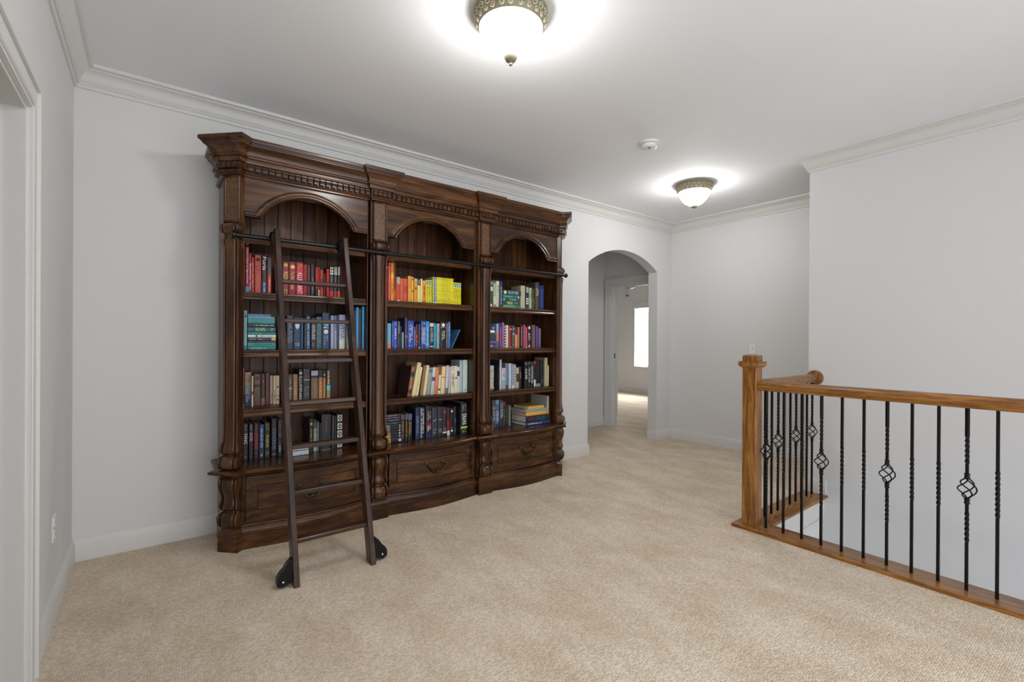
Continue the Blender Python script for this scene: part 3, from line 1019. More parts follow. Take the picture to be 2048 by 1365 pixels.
def local_part(name, vs, fs, mat, root, col, g=None, par=None):
    me = bpy.data.meshes.new(name)
    me.from_pydata(vs, [], fs)
    me.update()
    me.materials.append(mat)
    o = bpy.data.objects.new(name, me)
    COL.objects.link(o)
    o.parent = par or root
    return paint(o, col, g)


def strip(w, z0, z1, off):
    pr = spine_prof(w)
    vs = [(x, y - off, z) for z in (z0, z1) for x, y in pr]
    n = len(pr)
    return vs, [(i, i + 1, n + i + 1, n + i) for i in range(n - 1)]


def quads(lst, y=-.0009):
    vs, fs = [], []
    for q in lst:
        b = len(vs)
        vs += [(x, y, z) for x, z in q]
        fs.append(tuple(range(b, b + len(q))))
    return vs, fs


def letters(w, h, z0, z1, rng):
    """illegible lettering: short strokes along the spine"""
    lst = []
    L = (z1 - z0) * h
    rowsn = 1 if w < .03 else 2
    for rw in range(rowsn):
        ch = min(w * (.46 if rowsn == 1 else .26), .011)
        cx = w * (.5 if rowsn == 1 else (.34 + .34 * rw))
        z = z1 * h - (rng.random() * .06 * L)
        end = z0 * h + (rng.random() * .15 * L if rw else 0)
        while z > end + ch * .5:
            st = ch * rng.uniform(.42, .75)
            if rng.random() > .16:
                a = ch * rng.uniform(.75, 1.0) / 2
                t = max(ch * .2, .0006)
                k = rng.randrange(3)
                lst.append([(cx - a, z), (cx + a, z), (cx + a, z - t), (cx - a, z - t)])
                if k == 0:
                    lst.append([(cx - a, z - t), (cx - a + t, z - t), (cx - a + t, z - st * .8), (cx - a, z - st * .8)])
                elif k == 1:
                    lst.append([(cx + a - t, z - t), (cx + a, z - t), (cx + a, z - st * .8), (cx + a - t, z - st * .8)])
                    lst.append([(cx - a, z - st * .8 + t), (cx + a, z - st * .8 + t), (cx + a, z - st * .8), (cx - a, z - st * .8)])
                else:
                    lst.append([(cx - t / 2, z - t), (cx + t / 2, z - t), (cx + t / 2, z - st * .8), (cx - t / 2, z - st * .8)])
            z -= st
    return lst


def disc(cx, cz, r, n=12):
    return [(cx + r * math.cos(2 * PI * i / n), cz + r * math.sin(2 * PI * i / n)) for i in range(n)]


BOOKN = 0


def make_book(it, zs, ref, grp):
    global BOOKN
    BOOKN += 1
    kind, x, w, h, ys, d, col, desc, k = it
    rng = random.Random(BOOKN * 13 + 5)
    label = desc[:-1] if desc.endswith('|') else desc + ' ' + ref
    word = 'magazine' if 'magazine in' in desc or ' magazine ' in desc.split(',')[0] + ' ' else 'book'
    root = bpy.data.objects.new(word, None)
    root.empty_display_size = .02
    COL.objects.link(root)
    tag(root, label, word, grp)
    dep = d - rng.uniform(0, .012)
    if kind == 'v':
        root.location = (x, ys + (rng.uniform(0, .006)), zs)
        if 'lean' in k:
            root.rotation_euler = (0, math.radians(k['lean']), 0)
    else:
        if k.get('fore'):
            # pages face the room: spine to the back
            root.rotation_euler = Matrix(((0, 0, 1), (0, -1, 0), (1, 0, 0))).to_euler()
            root.location = (x, ys + dep, k['z'])
        else:
            root.rotation_euler = Matrix(((0, 0, -1), (0, 1, 0), (1, 0, 0))).to_euler()
            root.location = (x + h, ys + rng.uniform(0, .006), k['z'])
    # cover shell
    t = min(.0022, w * .16)
    pr = spine_prof(w)
    e = pr[0][1]
    out = [(0, dep)] + pr + [(w, dep), (w - t, dep), (w - t, e + .003), (t, e + .003), (t, dep)]
    n = len(out)
    vs = [(a, b, 0) for a, b in out] + [(a, b, h) for a, b in out]
    fs = [tuple(range(n))[::-1], tuple(range(n, 2 * n))] + [(i, (i + 1) % n, n + (i + 1) % n, n + i) for i in range(n)]
    cover = local_part('cover', vs, fs, M_cloth, root, col)
    hb = .003 if h > .17 else .0012
    vs, fs = MB().box(t * .9, w - t * .9, e + .002, dep - (.003 if not k.get('fore') else .002), hb, h - hb).v, MB().box(0, 1, 0, 1, 0, 1).f
    local_part('page_block', vs, fs, M_page, root, rng.choice(('d8d0bc', 'cfc6b0', 'e0dacb')) if not k.get('fore') else 'e4e6ea', 1.0)
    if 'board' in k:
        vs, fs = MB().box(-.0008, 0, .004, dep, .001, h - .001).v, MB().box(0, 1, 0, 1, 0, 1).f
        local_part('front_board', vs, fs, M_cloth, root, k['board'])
    if 'board2' in k:
        vs, fs = MB().box(w, w + .0008, .004, dep, .001, h - .001).v, MB().box(0, 1, 0, 1, 0, 1).f
        local_part('back_board', vs, fs, M_cloth, root, k['board2'])
    for z0, z1, c in k.get('b', ()):
        vs, fs = strip(w, max(z0, .002) * h, min(z1, .998) * h, .0004)
        local_part('band', vs, fs, M_print, root, c)
    for z0, z1, c in k.get('g', ()):
        q = letters(w, h, z0, z1, rng)
        if q:
            vs, fs = quads(q)
            local_part('lettering', vs, fs, M_print, root, c)
    for zf, c in k.get('o', ()):
        r = min(w * .33, .016)
        vs, fs = quads([disc(w * .5, zf * h, r)], -.0010)
        local_part('emblem', vs, fs, M_print, root, c)
    for z0, z1, c in k.get('dm', ()):
        m_ = max(1, round((z1 - z0) * h / (w * .62)))
        ql = []
        for i in range(m_):
            cz = z0 * h + (z1 - z0) * h * (i + .5) / m_
            rz = (z1 - z0) * h / m_ * .5
            for cx in (.27, .73):
                ql.append([(w * cx, cz - rz), (w * cx + w * .22, cz), (w * cx, cz + rz), (w * cx - w * .22, cz)])
        vs, fs = quads(ql)
        local_part('diamond_print', vs, fs, M_print, root, c)
    for z0, z1, c in k.get('tri', ()):
        vs, fs = quads([[(w * .5, z0 * h), (w * .8, (z0 + z1) / 2 * h), (w * .8, z1 * h), (w * .2, z1 * h), (w * .2, (z0 + z1) / 2 * h)]])
        local_part('emblem', vs, fs, M_print, root, c)
    for z0, z1 in k.get('til', ()):
        a, b = z0 * h, z1 * h
        vs, fs = quads([[(w * .1, a), (w * .9, a), (w * .9, b), (w * .1, b)]])
        ti = local_part('ornament_tile', vs, fs, M_print, root, 'd8d4cc')
        m_ = (a + b) / 2
        q = (b - a) / 2
        vs, fs = quads([[(w * .5, m_ - q * .85), (w * .85, m_), (w * .5, m_ + q * .85), (w * .15, m_)]], -.0013)
        local_part('ornament', vs, fs, M_print, root, '1c1c1e')
        vs, fs = quads([disc(w * .5, m_, w * .17, 8)], -.0017)
        local_part('ornament', vs, fs, M_print, root, 'd8d4cc')
    for z0, z1, c in k.get('ln', ()):
        vs, fs = quads([[(w * .47, z0 * h), (w * .53, z0 * h), (w * .53, z1 * h), (w * .47, z1 * h)]])
        local_part('line_print', vs, fs, M_print, root, c)
    if 'st' in k:
        ql = []
        m_ = 8
        for i in range(m_):
            a = h * (.02 + .94 * i / m_)
            ql.append([(w * .05, a), (w * .95, a + h * .05), (w * .95, a + h * .1), (w * .05, a + h * .05)])
        vs, fs = quads(ql)
        local_part('stripe_print', vs, fs, M_print, root, k['st'])
    if 't' in k:
        TEXTS.append((root, k['t'], w, h))


SHELVES = [
 ('red', 1.517, 'on the red shelf behind the ladder', 'books on the red shelf', [
  ('v', 0.438, 0.015, 0.287, 3.265, 0.15, '8e1420', 'tall dark red book with small gold lettering', {'g': [(0.3, 0.9, 'c8a060')]}),
  ('v', 0.455, 0.02, 0.287, 3.265, 0.15, '8c1030', 'tall crimson book with white title and blue star', {'t': ('Accents & Dialects for Stage and Screen', 'f0e8e8', 0.22, 0.98), 'b': [(0.02, 0.14, '3a9fd0')]}),
  ('v', 0.476, 0.011, 0.248, 3.265, 0.15, 'c01828', 'red book with bold white title and pale badge', {'t': ('BROADWAY TALES', 'ffffff', 0.1, 0.75)}),
  ('v', 0.489, 0.013, 0.226, 3.265, 0.15, 'b03038', 'dull red book with pale handwritten title', {'g': [(0.15, 0.85, 'e0b0a0')]}),
  ('v', 0.506, 0.035, 0.243, 3.265, 0.15, 'b8482e', 'broad salmon orange book with black emblem', {'o': [(0.88, '301010')], 'g': [(0.5, 0.75, '602018')]}),
  ('v', 0.546, 0.027, 0.245, 3.265, 0.15, '3a1416', 'black and red book with white script title', {'t': ('Furia', 'ffffff', 0.62, 0.96), 'b': [(0.0, 0.32, '304a70')], 'g': [(0.04, 0.3, 'b8c8e0')]}),
  ('v', 0.577, 0.022, 0.235, 3.265, 0.15, 'b02820', 'red book with charcoal grey top half', {'b': [(0.56, 1, '4a4a50')], 'g': [(0.05, 0.5, 'f0c0a0')]}),
  ('v', 0.648, 0.013, 0.216, 3.265, 0.15, '55555c', 'speckled grey book beside the ladder stile', {'g': [(0.05, 0.95, 'c0c0c8')]}),
  ('v', 0.664, 0.037, 0.219, 3.265, 0.15, '7e1020', 'dark red book with gold ornament and gold title', {'o': [(0.9, 'd8b060')], 't': ('RED', 'e0c070', 0.48, 0.7), 'g': [(0.05, 0.2, 'e0c070')]}),
  ('v', 0.703, 0.041, 0.221, 3.265, 0.15, '8a0f20', 'crimson book with gold sun disc near its top', {'o': [(0.86, 'f0d060')], 't': ('The Mark of Athena', 'e8c070', 0.2, 0.72)}),
  ('v', 0.747, 0.042, 0.222, 3.265, 0.15, 'c01c2c', 'bright red book with large white capitals', {'t': ('ALLEGIANT', 'ffffff', 0.08, 0.72), 'g': [(0.82, 0.95, 'e8a0a0')]}),
  ('v', 0.791, 0.022, 0.212, 3.265, 0.15, 'a02028', 'red book with dark mottled spine', {'g': [(0.05, 0.95, '5a1015')]}),
  ('v', 0.815, 0.017, 0.212, 3.265, 0.15, '5c1c24', 'maroon paperback with faded lettering', {'g': [(0.5, 0.95, '8a5050')]}),
  ('v', 0.836, 0.023, 0.22, 3.265, 0.15, '26262c', 'black book with grey lettering among red ones', {'g': [(0.05, 0.6, '8890a0')]}),
  ('v', 0.865, 0.017, 0.201, 3.265, 0.15, 'a83020', 'short orange red book with dark foot', {'b': [(0, 0.3, '3a2018')]}),
  ('v', 0.883, 0.008, 0.205, 3.265, 0.15, 'd02018', 'thin scarlet book with white foot', {'b': [(0, 0.25, 'f0e0c0')]}),
  ('v', 0.896, 0.02, 0.188, 3.265, 0.15, 'c04838', 'short salmon red book', {'b': [(0.3, 0.7, 'a03028')]}),
  ('v', 0.919, 0.013, 0.166, 3.265, 0.12, '4a1c18', 'smallest dark brown book', {}),
  ('v', 0.936, 0.017, 0.199, 3.265, 0.13, 'b81c18', 'plain bright red book before the checked ones', {}),
  ('v', 0.957, 0.026, 0.215, 3.265, 0.15, '1a1a1a', 'black and white diamond-patterned book with crimson foot', {'b': [(0, 0.24, 'b01c30'), (0.03, 0.05, 'f0f0f0')], 'dm': [(0.74, 1, 'f2e8d8'), (0.38, 0.46, 'f2e8d8')], 'g': [(0.5, 0.7, '909090')]}),
  ('v', 0.985, 0.022, 0.216, 3.265, 0.15, '1a1a1a', 'diamond-patterned black book between two others alike', {'b': [(0, 0.24, 'a01828'), (0.03, 0.05, 'f0f0f0')], 'dm': [(0.74, 1, 'f2e8d8'), (0.38, 0.46, 'f2e8d8')], 'g': [(0.5, 0.7, '707070')]}),
  ('v', 1.011, 0.015, 0.22, 3.265, 0.15, '1a1a1a', 'diamond-patterned black book with orange foot', {'b': [(0, 0.24, 'e0481c'), (0.03, 0.05, 'f0f0f0')], 'dm': [(0.74, 1, 'f2e8d8'), (0.38, 0.46, 'f2e8d8')]}),
 ]),
 ('blue1', 1.172, 'on the blue shelf behind the ladder', 'books on the blue shelf behind the ladder', [
  ('v', 0.437, 0.007, 0.216, 3.265, 0.15, 'd8d0a8', 'thin cream paperback against the end post', {}),
  ('v', 0.448, 0.018, 0.24, 3.265, 0.15, '7fb0b8', 'tall pale teal book with white foot', {'b': [(0.0, 0.1, '3f8a80')], 'o': [(0.85, '203040')]}),
  ('h', 0.47, 0.015, 0.156, 3.265, 0.15, '1f8f98', 'turquoise book with white lettering, lowest of the pile', {'g': [(0.35, 0.9, 'e8f4f4')], 'z': 1.172}),
  ('h', 0.47, 0.011, 0.158, 3.265, 0.15, '2f8f80', 'green book lying second lowest in the pile', {'z': 1.188}),
  ('h', 0.47, 0.011, 0.156, 3.265, 0.15, '4aa8ac', 'pale teal book with dark lettering in the pile', {'g': [(0.1, 0.8, '204848')], 'z': 1.2}),
  ('h', 0.47, 0.014, 0.158, 3.265, 0.15, '3c4448', 'dark grey book lying in the teal pile', {'z': 1.2115}),
  ('h', 0.47, 0.019, 0.156, 3.265, 0.15, '2a3036', 'black book with yellow spine label in the pile', {'b': [(0, 0.16, 'd8b850')], 'g': [(0.4, 0.95, 'a0a8b0')], 'z': 1.2266}),
  ('h', 0.47, 0.017, 0.156, 3.265, 0.15, 'dfe8e4', 'white book with black swirl in the pile', {'g': [(0.1, 0.6, '9ab0b0')], 'o': [(0.7, '101010')], 'z': 1.2465}),
  ('h', 0.47, 0.017, 0.156, 3.265, 0.15, '1e7f78', 'sea green book with faint title in the pile', {'g': [(0.5, 0.85, '80c8c0')], 'z': 1.2642}),
  ('h', 0.47, 0.03, 0.156, 3.265, 0.15, '155f60', 'dark teal book with cream title block', {'b': [(0.36, 0.74, '2a7a70')], 'g': [(0.36, 0.74, 'e0e8c8'), (0.82, 0.97, '90a0a0'), (0.05, 0.2, 'c0d8d0')], 'z': 1.2819}),
  ('h', 0.47, 0.019, 0.151, 3.265, 0.15, '223238', 'charcoal book with white lettering in the pile', {'g': [(0.05, 0.85, 'd8dcd0')], 'z': 1.3129}),
  ('h', 0.47, 0.037, 0.15, 3.265, 0.15, '3a9098', 'thick plain teal book high in the pile', {'z': 1.3327}),
  ('h', 0.469, 0.006, 0.149, 3.265, 0.15, 'b8c8c8', 'thin silver book near the pile top', {'z': 1.3703}),
  ('h', 0.469, 0.017, 0.128, 3.265, 0.15, '4f8cba', 'blue book on top of the pile', {'g': [(0.3, 0.9, '8ab8e0')], 'z': 1.376}),
  ('v', 0.675, 0.012, 0.166, 3.265, 0.15, '3c444a', 'grey book slanting by the ladder stile', {'g': [(0.2, 0.9, 'a8b0b8')], 'lean': -4}),
  ('v', 0.691, 0.039, 0.217, 3.265, 0.15, '232f48', 'navy book with faded capitals', {'t': ('HAUNTED', '8a90a8', 0.2, 0.78)}),
  ('v', 0.733, 0.042, 0.205, 3.265, 0.15, '1f3c5c', 'plain navy book with small white shield emblem', {'tri': [(0.62, 0.8, 'e8ecf0')], 'g': [(0.08, 0.2, 'd0d8e0')]}),
  ('v', 0.777, 0.015, 0.206, 3.265, 0.15, '2c4c78', 'narrow mid blue book', {'g': [(0.3, 0.9, '5878a0')]}),
  ('v', 0.796, 0.012, 0.206, 3.265, 0.15, '20201c', 'narrow black book with yellow flecks', {'g': [(0.1, 0.8, 'a89858')]}),
  ('v', 0.81, 0.024, 0.219, 3.265, 0.15, '3c6898', 'glossy blue and silver patterned book', {'g': [(0.05, 0.95, 'c8d4e0')]}),
  ('v', 0.839, 0.03, 0.208, 3.265, 0.15, '2a2420', 'dark brown book with large white title', {'t': ('NEVERLAND', 'f4f0e8', 0.3, 0.78), 'g': [(0.04, 0.2, 'a09890')]}),
  ('v', 0.872, 0.036, 0.216, 3.265, 0.15, '3c5f68', 'grey teal book with fine leafy pattern', {'g': [(0.03, 0.97, '88a8a8')]}),
  ('v', 0.911, 0.046, 0.244, 3.265, 0.15, '123c60', 'tall deep blue book with white emblem', {'t': ('IN', 'd8e4ec', 0.58, 0.72), 'o': [(0.48, 'e0d8d8')], 'g': [(0.1, 0.38, '8fb0c8')]}),
  ('v', 0.966, 0.021, 0.228, 3.265, 0.15, 'a0a0c8', 'pale lavender book', {}),
  ('v', 0.989, 0.017, 0.229, 3.265, 0.15, '6878a0', 'blue and white book with yellow mark', {'b': [(0.0, 0.6, '9aa0a8'), (0.55, 0.62, 'b8a860')]}),
  ('v', 1.008, 0.013, 0.23, 3.265, 0.15, '28406a', 'narrow dark blue book beside a pale one', {}),
  ('v', 1.023, 0.039, 0.236, 3.265, 0.15, 'a8a4c8', 'lavender to cream book with dark thin capitals', {'b': [(0, 0.25, 'e0dcc8'), (0.25, 0.55, 'c8c8d0')], 't': ('NYXIA', '404858', 0.3, 0.76)}),
  ('v', 1.07, 0.006, 0.224, 3.168, 0.15, 'dcdce0', 'thin white book behind the ladder stile', {}),
  ('v', 1.08, 0.011, 0.254, 3.168, 0.15, '4a3a68', 'thin violet book', {}),
  ('v', 1.095, 0.009, 0.264, 3.168, 0.15, '16304c', 'thin navy book beside a sky blue one', {}),
  ('v', 1.107, 0.017, 0.286, 3.168, 0.15, '2f86c0', 'tall sky blue book', {}),
  ('v', 1.127, 0.012, 0.275, 3.168, 0.15, '4a2c2c', 'thin brown book between two tall blue ones', {}),
  ('v', 1.145, 0.018, 0.293, 3.168, 0.15, '2078a0', 'tallest teal blue book at the shelf end', {'g': [(0.3, 0.9, '60b0c8')]}),
 ]),
 ('brown', 0.817, 'on the brown shelf behind the ladder', 'books on the brown shelf', [
  ('v', 0.431, 0.01, 0.244, 3.2, 0.2, 'c89a88', 'cream and red mottled book at the front edge', {'b': [(0.0, 0.12, 'd8c0b0'), (0.12, 0.4, '6a2028'), (0.9, 1, 'd8c8b8')]}),
  ('v', 0.462, 0.035, 0.212, 3.315, 0.15, '9a8468', 'book fading from tan to blue', {'b': [(0, 0.34, '2c5070'), (0.34, 0.6, '70867f')], 'g': [(0.1, 0.7, 'c0d0d8')]}),
  ('v', 0.493, 0.007, 0.191, 3.26, 0.15, 'd8d4c4', 'thin white book with red mark', {'b': [(0.4, 0.5, '903030')]}),
  ('v', 0.513, 0.037, 0.197, 3.315, 0.15, '6a4630', 'brown leather book with dark label band', {'b': [(0.58, 0.68, '26221e')], 'o': [(0.87, '3c2418')], 'g': [(0.05, 0.5, '452c1c')]}),
  ('v', 0.553, 0.023, 0.198, 3.315, 0.15, '2e221c', 'black brown book with pale corner', {'b': [(0, 0.22, '7a6450')], 'g': [(0.7, 0.8, '90908a')]}),
  ('v', 0.577, 0.023, 0.202, 3.315, 0.15, '5a1c14', 'plain oxblood book', {}),
  ('v', 0.604, 0.016, 0.185, 3.315, 0.15, 'a8988c', 'mauve cream book, first of three alike', {'g': [(0.1, 0.5, '70645c')], 'b': [(0.0, 0.02, '605040'), (0.28, 0.3, '605040')]}),
  ('v', 0.623, 0.015, 0.184, 3.315, 0.15, 'c8b898', 'cream book in the middle of three alike', {'g': [(0.1, 0.5, '70645c')], 'b': [(0.28, 0.3, '605040')]}),
  ('v', 0.639, 0.019, 0.183, 3.315, 0.15, 'c4b08c', 'cream book with dark round emblem', {'o': [(0.6, '404038'), (0.15, '605848')], 'b': [(0.28, 0.3, '605040')]}),
  ('v', 0.696, 0.009, 0.195, 3.315, 0.15, '9a5c34', 'narrow light brown book by the ladder stile', {}),
  ('v', 0.71, 0.029, 0.187, 3.315, 0.15, '4c3c34', 'taupe brown book with white lettering and knot', {'g': [(0.1, 0.9, 'b0a498')], 'o': [(0.5, 'b0a498')]}),
  ('v', 0.742, 0.028, 0.188, 3.315, 0.15, 'a07850', 'tan book with pale lettering', {'g': [(0.1, 0.75, 'd8b890')]}),
  ('v', 0.775, 0.026, 0.22, 3.315, 0.15, '1c1614', 'tall black book with widely spaced white letters', {'t': ('ILLUMINAE', 'd8d0c0', 0.08, 0.78), 'o': [(0.88, 'd8d0c0')]}),
  ('v', 0.805, 0.042, 0.221, 3.315, 0.15, '24262e', 'tall charcoal book with small red line', {'b': [(0.66, 0.68, 'd0d0d0'), (0.76, 0.78, '702030')], 'g': [(0.15, 0.5, '8a8078')]}),
  ('v', 0.855, 0.044, 0.207, 3.315, 0.15, '7c6044', 'broad brown book with lavender top label', {'b': [(0.84, 1, 'b0acc8'), (0.76, 0.84, '26221e')], 'ln': [(0.12, 0.62, 'b89c78')]}),
  ('v', 0.903, 0.025, 0.209, 3.315, 0.15, 'b07c4c', 'wider tan book with black top label', {'b': [(0.76, 1, '22252c')], 'g': [(0.3, 0.65, 'd8a878')]}),
  ('v', 0.932, 0.017, 0.208, 3.315, 0.15, 'b47a48', 'thinner tan book with black top label', {'b': [(0.76, 1, '22252c')], 'o': [(0.85, 'c0c0b8')]}),
  ('v', 0.955, 0.024, 0.209, 3.315, 0.15, '6a4a3c', 'brown and white book with turquoise label', {'b': [(0.33, 0.5, '5cc8c0'), (0, 0.33, '9a8468')], 'g': [(0.52, 0.95, 'e0d8d0')]}),
 ]),
 ('black1', 0.475, 'on the black shelf behind the ladder', 'books on the black shelf behind the ladder', [
  ('v', 0.446, 0.006, 0.206, 3.325, 0.15, '1c1a18', 'thin black book with gold lettering', {'g': [(0.15, 0.95, 'b09048')]}),
  ('v', 0.457, 0.026, 0.231, 3.325, 0.15, '11182a', 'black book with bold white title', {'t': ('FANG', 'f0f4ff', 0.45, 0.72), 'g': [(0.8, 0.95, '8090a8'), (0.05, 0.1, 'd0d0d0')]}),
  ('v', 0.487, 0.024, 0.228, 3.325, 0.15, '1a1420', 'black book with pinkish white title', {'t': ('ANGEL', 'f4a8b0', 0.5, 0.76), 'g': [(0.8, 0.95, 'b08090'), (0.05, 0.1, 'a04050')]}),
  ('v', 0.515, 0.026, 0.227, 3.325, 0.15, '221416', 'black book with long red title', {'t': ('NEVERMORE', 'd01c3c', 0.28, 0.74), 'g': [(0.78, 0.95, 'b02038'), (0.05, 0.2, '801828')]}),
  ('v', 0.545, 0.027, 0.217, 3.325, 0.15, '2a4878', 'blue and black book with pale lettering', {'g': [(0.3, 0.9, 'b0c4dc'), (0.06, 0.14, 'd0d8e0')], 'b': [(0.0, 0.3, '28303c')]}),
  ('v', 0.576, 0.031, 0.225, 3.325, 0.15, '15161a', 'black book with yellow title', {'t': ('THE CALDER GAME', 'f0e030', 0.3, 0.66), 'g': [(0.76, 0.96, 'a09840'), (0.06, 0.18, '909040')]}),
  ('v', 0.616, 0.03, 0.246, 3.325, 0.15, '18181e', 'taller black book with grey lettering', {'t': ('CONVERSION', '8088a0', 0.2, 0.75), 'b': [(0.06, 0.07, 'b0b0b0')]}),
  ('v', 0.652, 0.026, 0.238, 3.325, 0.15, '161a22', 'black book with red and teal lettering', {'g': [(0.1, 0.3, 'a8c0c4'), (0.3, 0.38, 'c02030'), (0.5, 0.62, '607880'), (0.64, 0.72, 'b02030'), (0.74, 0.95, '506070')]}),
  ('h', 0.724, 0.031, 0.107, 3.27, 0.198, '8a94a0', 'lower of two flat books showing white pages', {'fore': 1, 'z': 0.475}),
  ('h', 0.723, 0.022, 0.107, 3.27, 0.198, '6c5a48', 'upper of two flat books showing white pages', {'fore': 1, 'z': 0.5072}),
  ('v', 0.837, 0.025, 0.229, 3.29, 0.15, '15151a', 'black book with gold emblem and gold title', {'g': [(0.15, 0.72, 'b09048')], 'o': [(0.85, 'd8b040')]}),
  ('v', 0.875, 0.019, 0.214, 3.325, 0.15, 'b8bcb0', 'white and green patterned paperback', {'b': [(0.72, 0.9, '406848'), (0.9, 1, '303830')], 'g': [(0.05, 0.7, '404848')]}),
  ('v', 0.898, 0.01, 0.2, 3.325, 0.15, '7c8488', 'thin grey book', {}),
  ('v', 0.912, 0.012, 0.188, 3.325, 0.15, '14161e', 'thin black book beside the thickest volume', {}),
  ('v', 0.927, 0.063, 0.243, 3.325, 0.15, '141a26', 'very thick black book with thin red line', {'b': [(0.0, 0.01, 'c0c0c0')], 'ln': [(0.5, 0.92, 'b04838')]}),
  ('v', 0.997, 0.008, 0.234, 3.325, 0.15, '5a5448', 'thin grey brown book beside the thick black one', {}),
  ('v', 1.008, 0.006, 0.231, 3.325, 0.15, '2c2c30', 'thinnest charcoal book', {}),
  ('v', 1.017, 0.007, 0.227, 3.325, 0.15, '3c3a36', 'thin dark grey book beside the tiled one', {}),
  ('v', 1.028, 0.04, 0.237, 3.325, 0.15, '121214', 'black book with four white ornamental tiles', {'til': [(0.8, 0.98), (0.56, 0.74), (0.32, 0.52), (0.03, 0.22)]}),
 ]),
 ('yellow', 1.517, 'on the yellow and orange shelf', 'books on the yellow and orange shelf', [
  ('v', 1.346, 0.019, 0.256, 3.25, 0.15, 'd01018', 'bright red book with white lettering', {'b': [(0.94, 1, 'e0d0c0')], 'g': [(0.15, 0.6, 'f0c8c0')]}),
  ('v', 1.368, 0.017, 0.287, 3.25, 0.15, 'd84038', 'tall thin coral red book', {'g': [(0.1, 0.9, 'f0a090')]}),
  ('v', 1.389, 0.021, 0.287, 3.25, 0.15, 'f09020', 'tall orange book fading to yellow', {'b': [(0.6, 0.75, 'f8c040')], 'g': [(0.1, 0.5, 'b06010')]}),
  ('v', 1.413, 0.013, 0.287, 3.25, 0.15, 'b86820', 'tall brown orange booklet with white edge', {'b': [(0.3, 1, '6a3018')]}),
  ('v', 1.428, 0.006, 0.184, 3.25, 0.15, 'd85828', 'thin short orange book', {}),
  ('v', 1.438, 0.023, 0.186, 3.25, 0.15, 'c84020', 'orange red book with grey top and white foot', {'b': [(0.72, 1, 'a8a898'), (0, 0.08, 'f4f4f0')]}),
  ('v', 1.463, 0.023, 0.177, 3.25, 0.15, 'd05c34', 'plain burnt orange book', {}),
  ('v', 1.488, 0.031, 0.177, 3.25, 0.15, 'cc4c34', 'broad brick orange book', {'b': [(0.4, 0.7, 'b83c38')]}),
  ('v', 1.525, 0.024, 0.201, 3.25, 0.15, 'e0a030', 'taller mustard yellow book', {'g': [(0.5, 0.9, 'c08020')]}),
  ('v', 1.552, 0.018, 0.196, 3.25, 0.15, 'f0a818', 'amber book with black dots', {'o': [(0.9, '302008'), (0.45, '604010')]}),
  ('v', 1.575, 0.025, 0.186, 3.25, 0.15, 'd89040', 'orange book with grey top and white foot strip', {'b': [(0.88, 1, 'b0b0a0'), (0, 0.05, 'f0f0f0')], 'o': [(0.6, '705020')]}),
  ('v', 1.603, 0.024, 0.181, 3.25, 0.15, 'e4d470', 'pale yellow book with black top label', {'b': [(0.76, 1, '18181c')], 'g': [(0.78, 0.98, 'f0f0f0')]}),
  ('v', 1.629, 0.013, 0.188, 3.25, 0.15, 'ece0a0', 'narrow cream yellow book', {}),
  ('v', 1.645, 0.026, 0.177, 3.25, 0.15, 'f09018', 'orange book with dark lettering and red foot', {'b': [(0, 0.1, 'b03010')], 'g': [(0.2, 0.8, '703008')], 'o': [(0.92, 'f0c040')]}),
  ('v', 1.674, 0.014, 0.182, 3.25, 0.15, 'e8dc30', 'slim yellow blue-headed book standing against the last orange book|', {'b': [(0.82, 0.95, '4a90c0')], 'o': [(0.88, 'ffffff')], 'g': [(0.3, 0.75, '8a8020')]}),
  ('v', 1.692, 0.014, 0.184, 3.25, 0.15, 'e8dc30', 'slim yellow blue-headed book, middle of three standing before the flat yellow pile|', {'b': [(0.82, 0.95, '4a90c0')], 'o': [(0.88, 'ffffff')], 'g': [(0.3, 0.75, '8a8020')]}),
  ('v', 1.71, 0.014, 0.185, 3.25, 0.15, 'e8dc30', 'slim yellow blue-headed book standing between its twin and the flat yellow pile|', {'b': [(0.82, 0.95, '4a90c0')], 'o': [(0.88, 'ffffff')], 'g': [(0.3, 0.75, '8a8020')]}),
  ('h', 1.732, 0.027, 0.185, 3.25, 0.15, 'e6da2c', 'lowest yellow blue-headed book of the flat pile on the yellow shelf|', {'b': [(0.82, 0.95, '4a78a8')], 'o': [(0.88, 'ffffff')], 'g': [(0.15, 0.6, 'a09828')], 'z': 1.517}),
  ('h', 1.732, 0.015, 0.185, 3.25, 0.15, 'e6da2c', 'second lowest yellow blue-headed book of the flat pile on the yellow shelf|', {'b': [(0.82, 0.95, '4a78a8')], 'o': [(0.88, 'ffffff')], 'g': [(0.15, 0.6, 'a09828')], 'z': 1.5453}),
  ('h', 1.732, 0.015, 0.185, 3.25, 0.15, 'e6da2c', 'third lowest yellow blue-headed book of the flat pile on the yellow shelf|', {'b': [(0.82, 0.95, '4a78a8')], 'o': [(0.88, 'ffffff')], 'g': [(0.15, 0.6, 'a09828')], 'z': 1.5606}),
  ('h', 1.732, 0.015, 0.185, 3.25, 0.15, 'e6da2c', 'fourth lowest yellow blue-headed book of the flat pile on the yellow shelf|', {'b': [(0.82, 0.95, '4a78a8')], 'o': [(0.88, 'ffffff')], 'g': [(0.15, 0.6, 'a09828')], 'z': 1.576}),
  ('h', 1.731, 0.015, 0.185, 3.25, 0.15, 'e6da2c', 'fifth lowest yellow blue-headed book of the flat pile on the yellow shelf|', {'b': [(0.82, 0.95, '4a78a8')], 'o': [(0.88, 'ffffff')], 'g': [(0.15, 0.6, 'a09828')], 'z': 1.5914}),
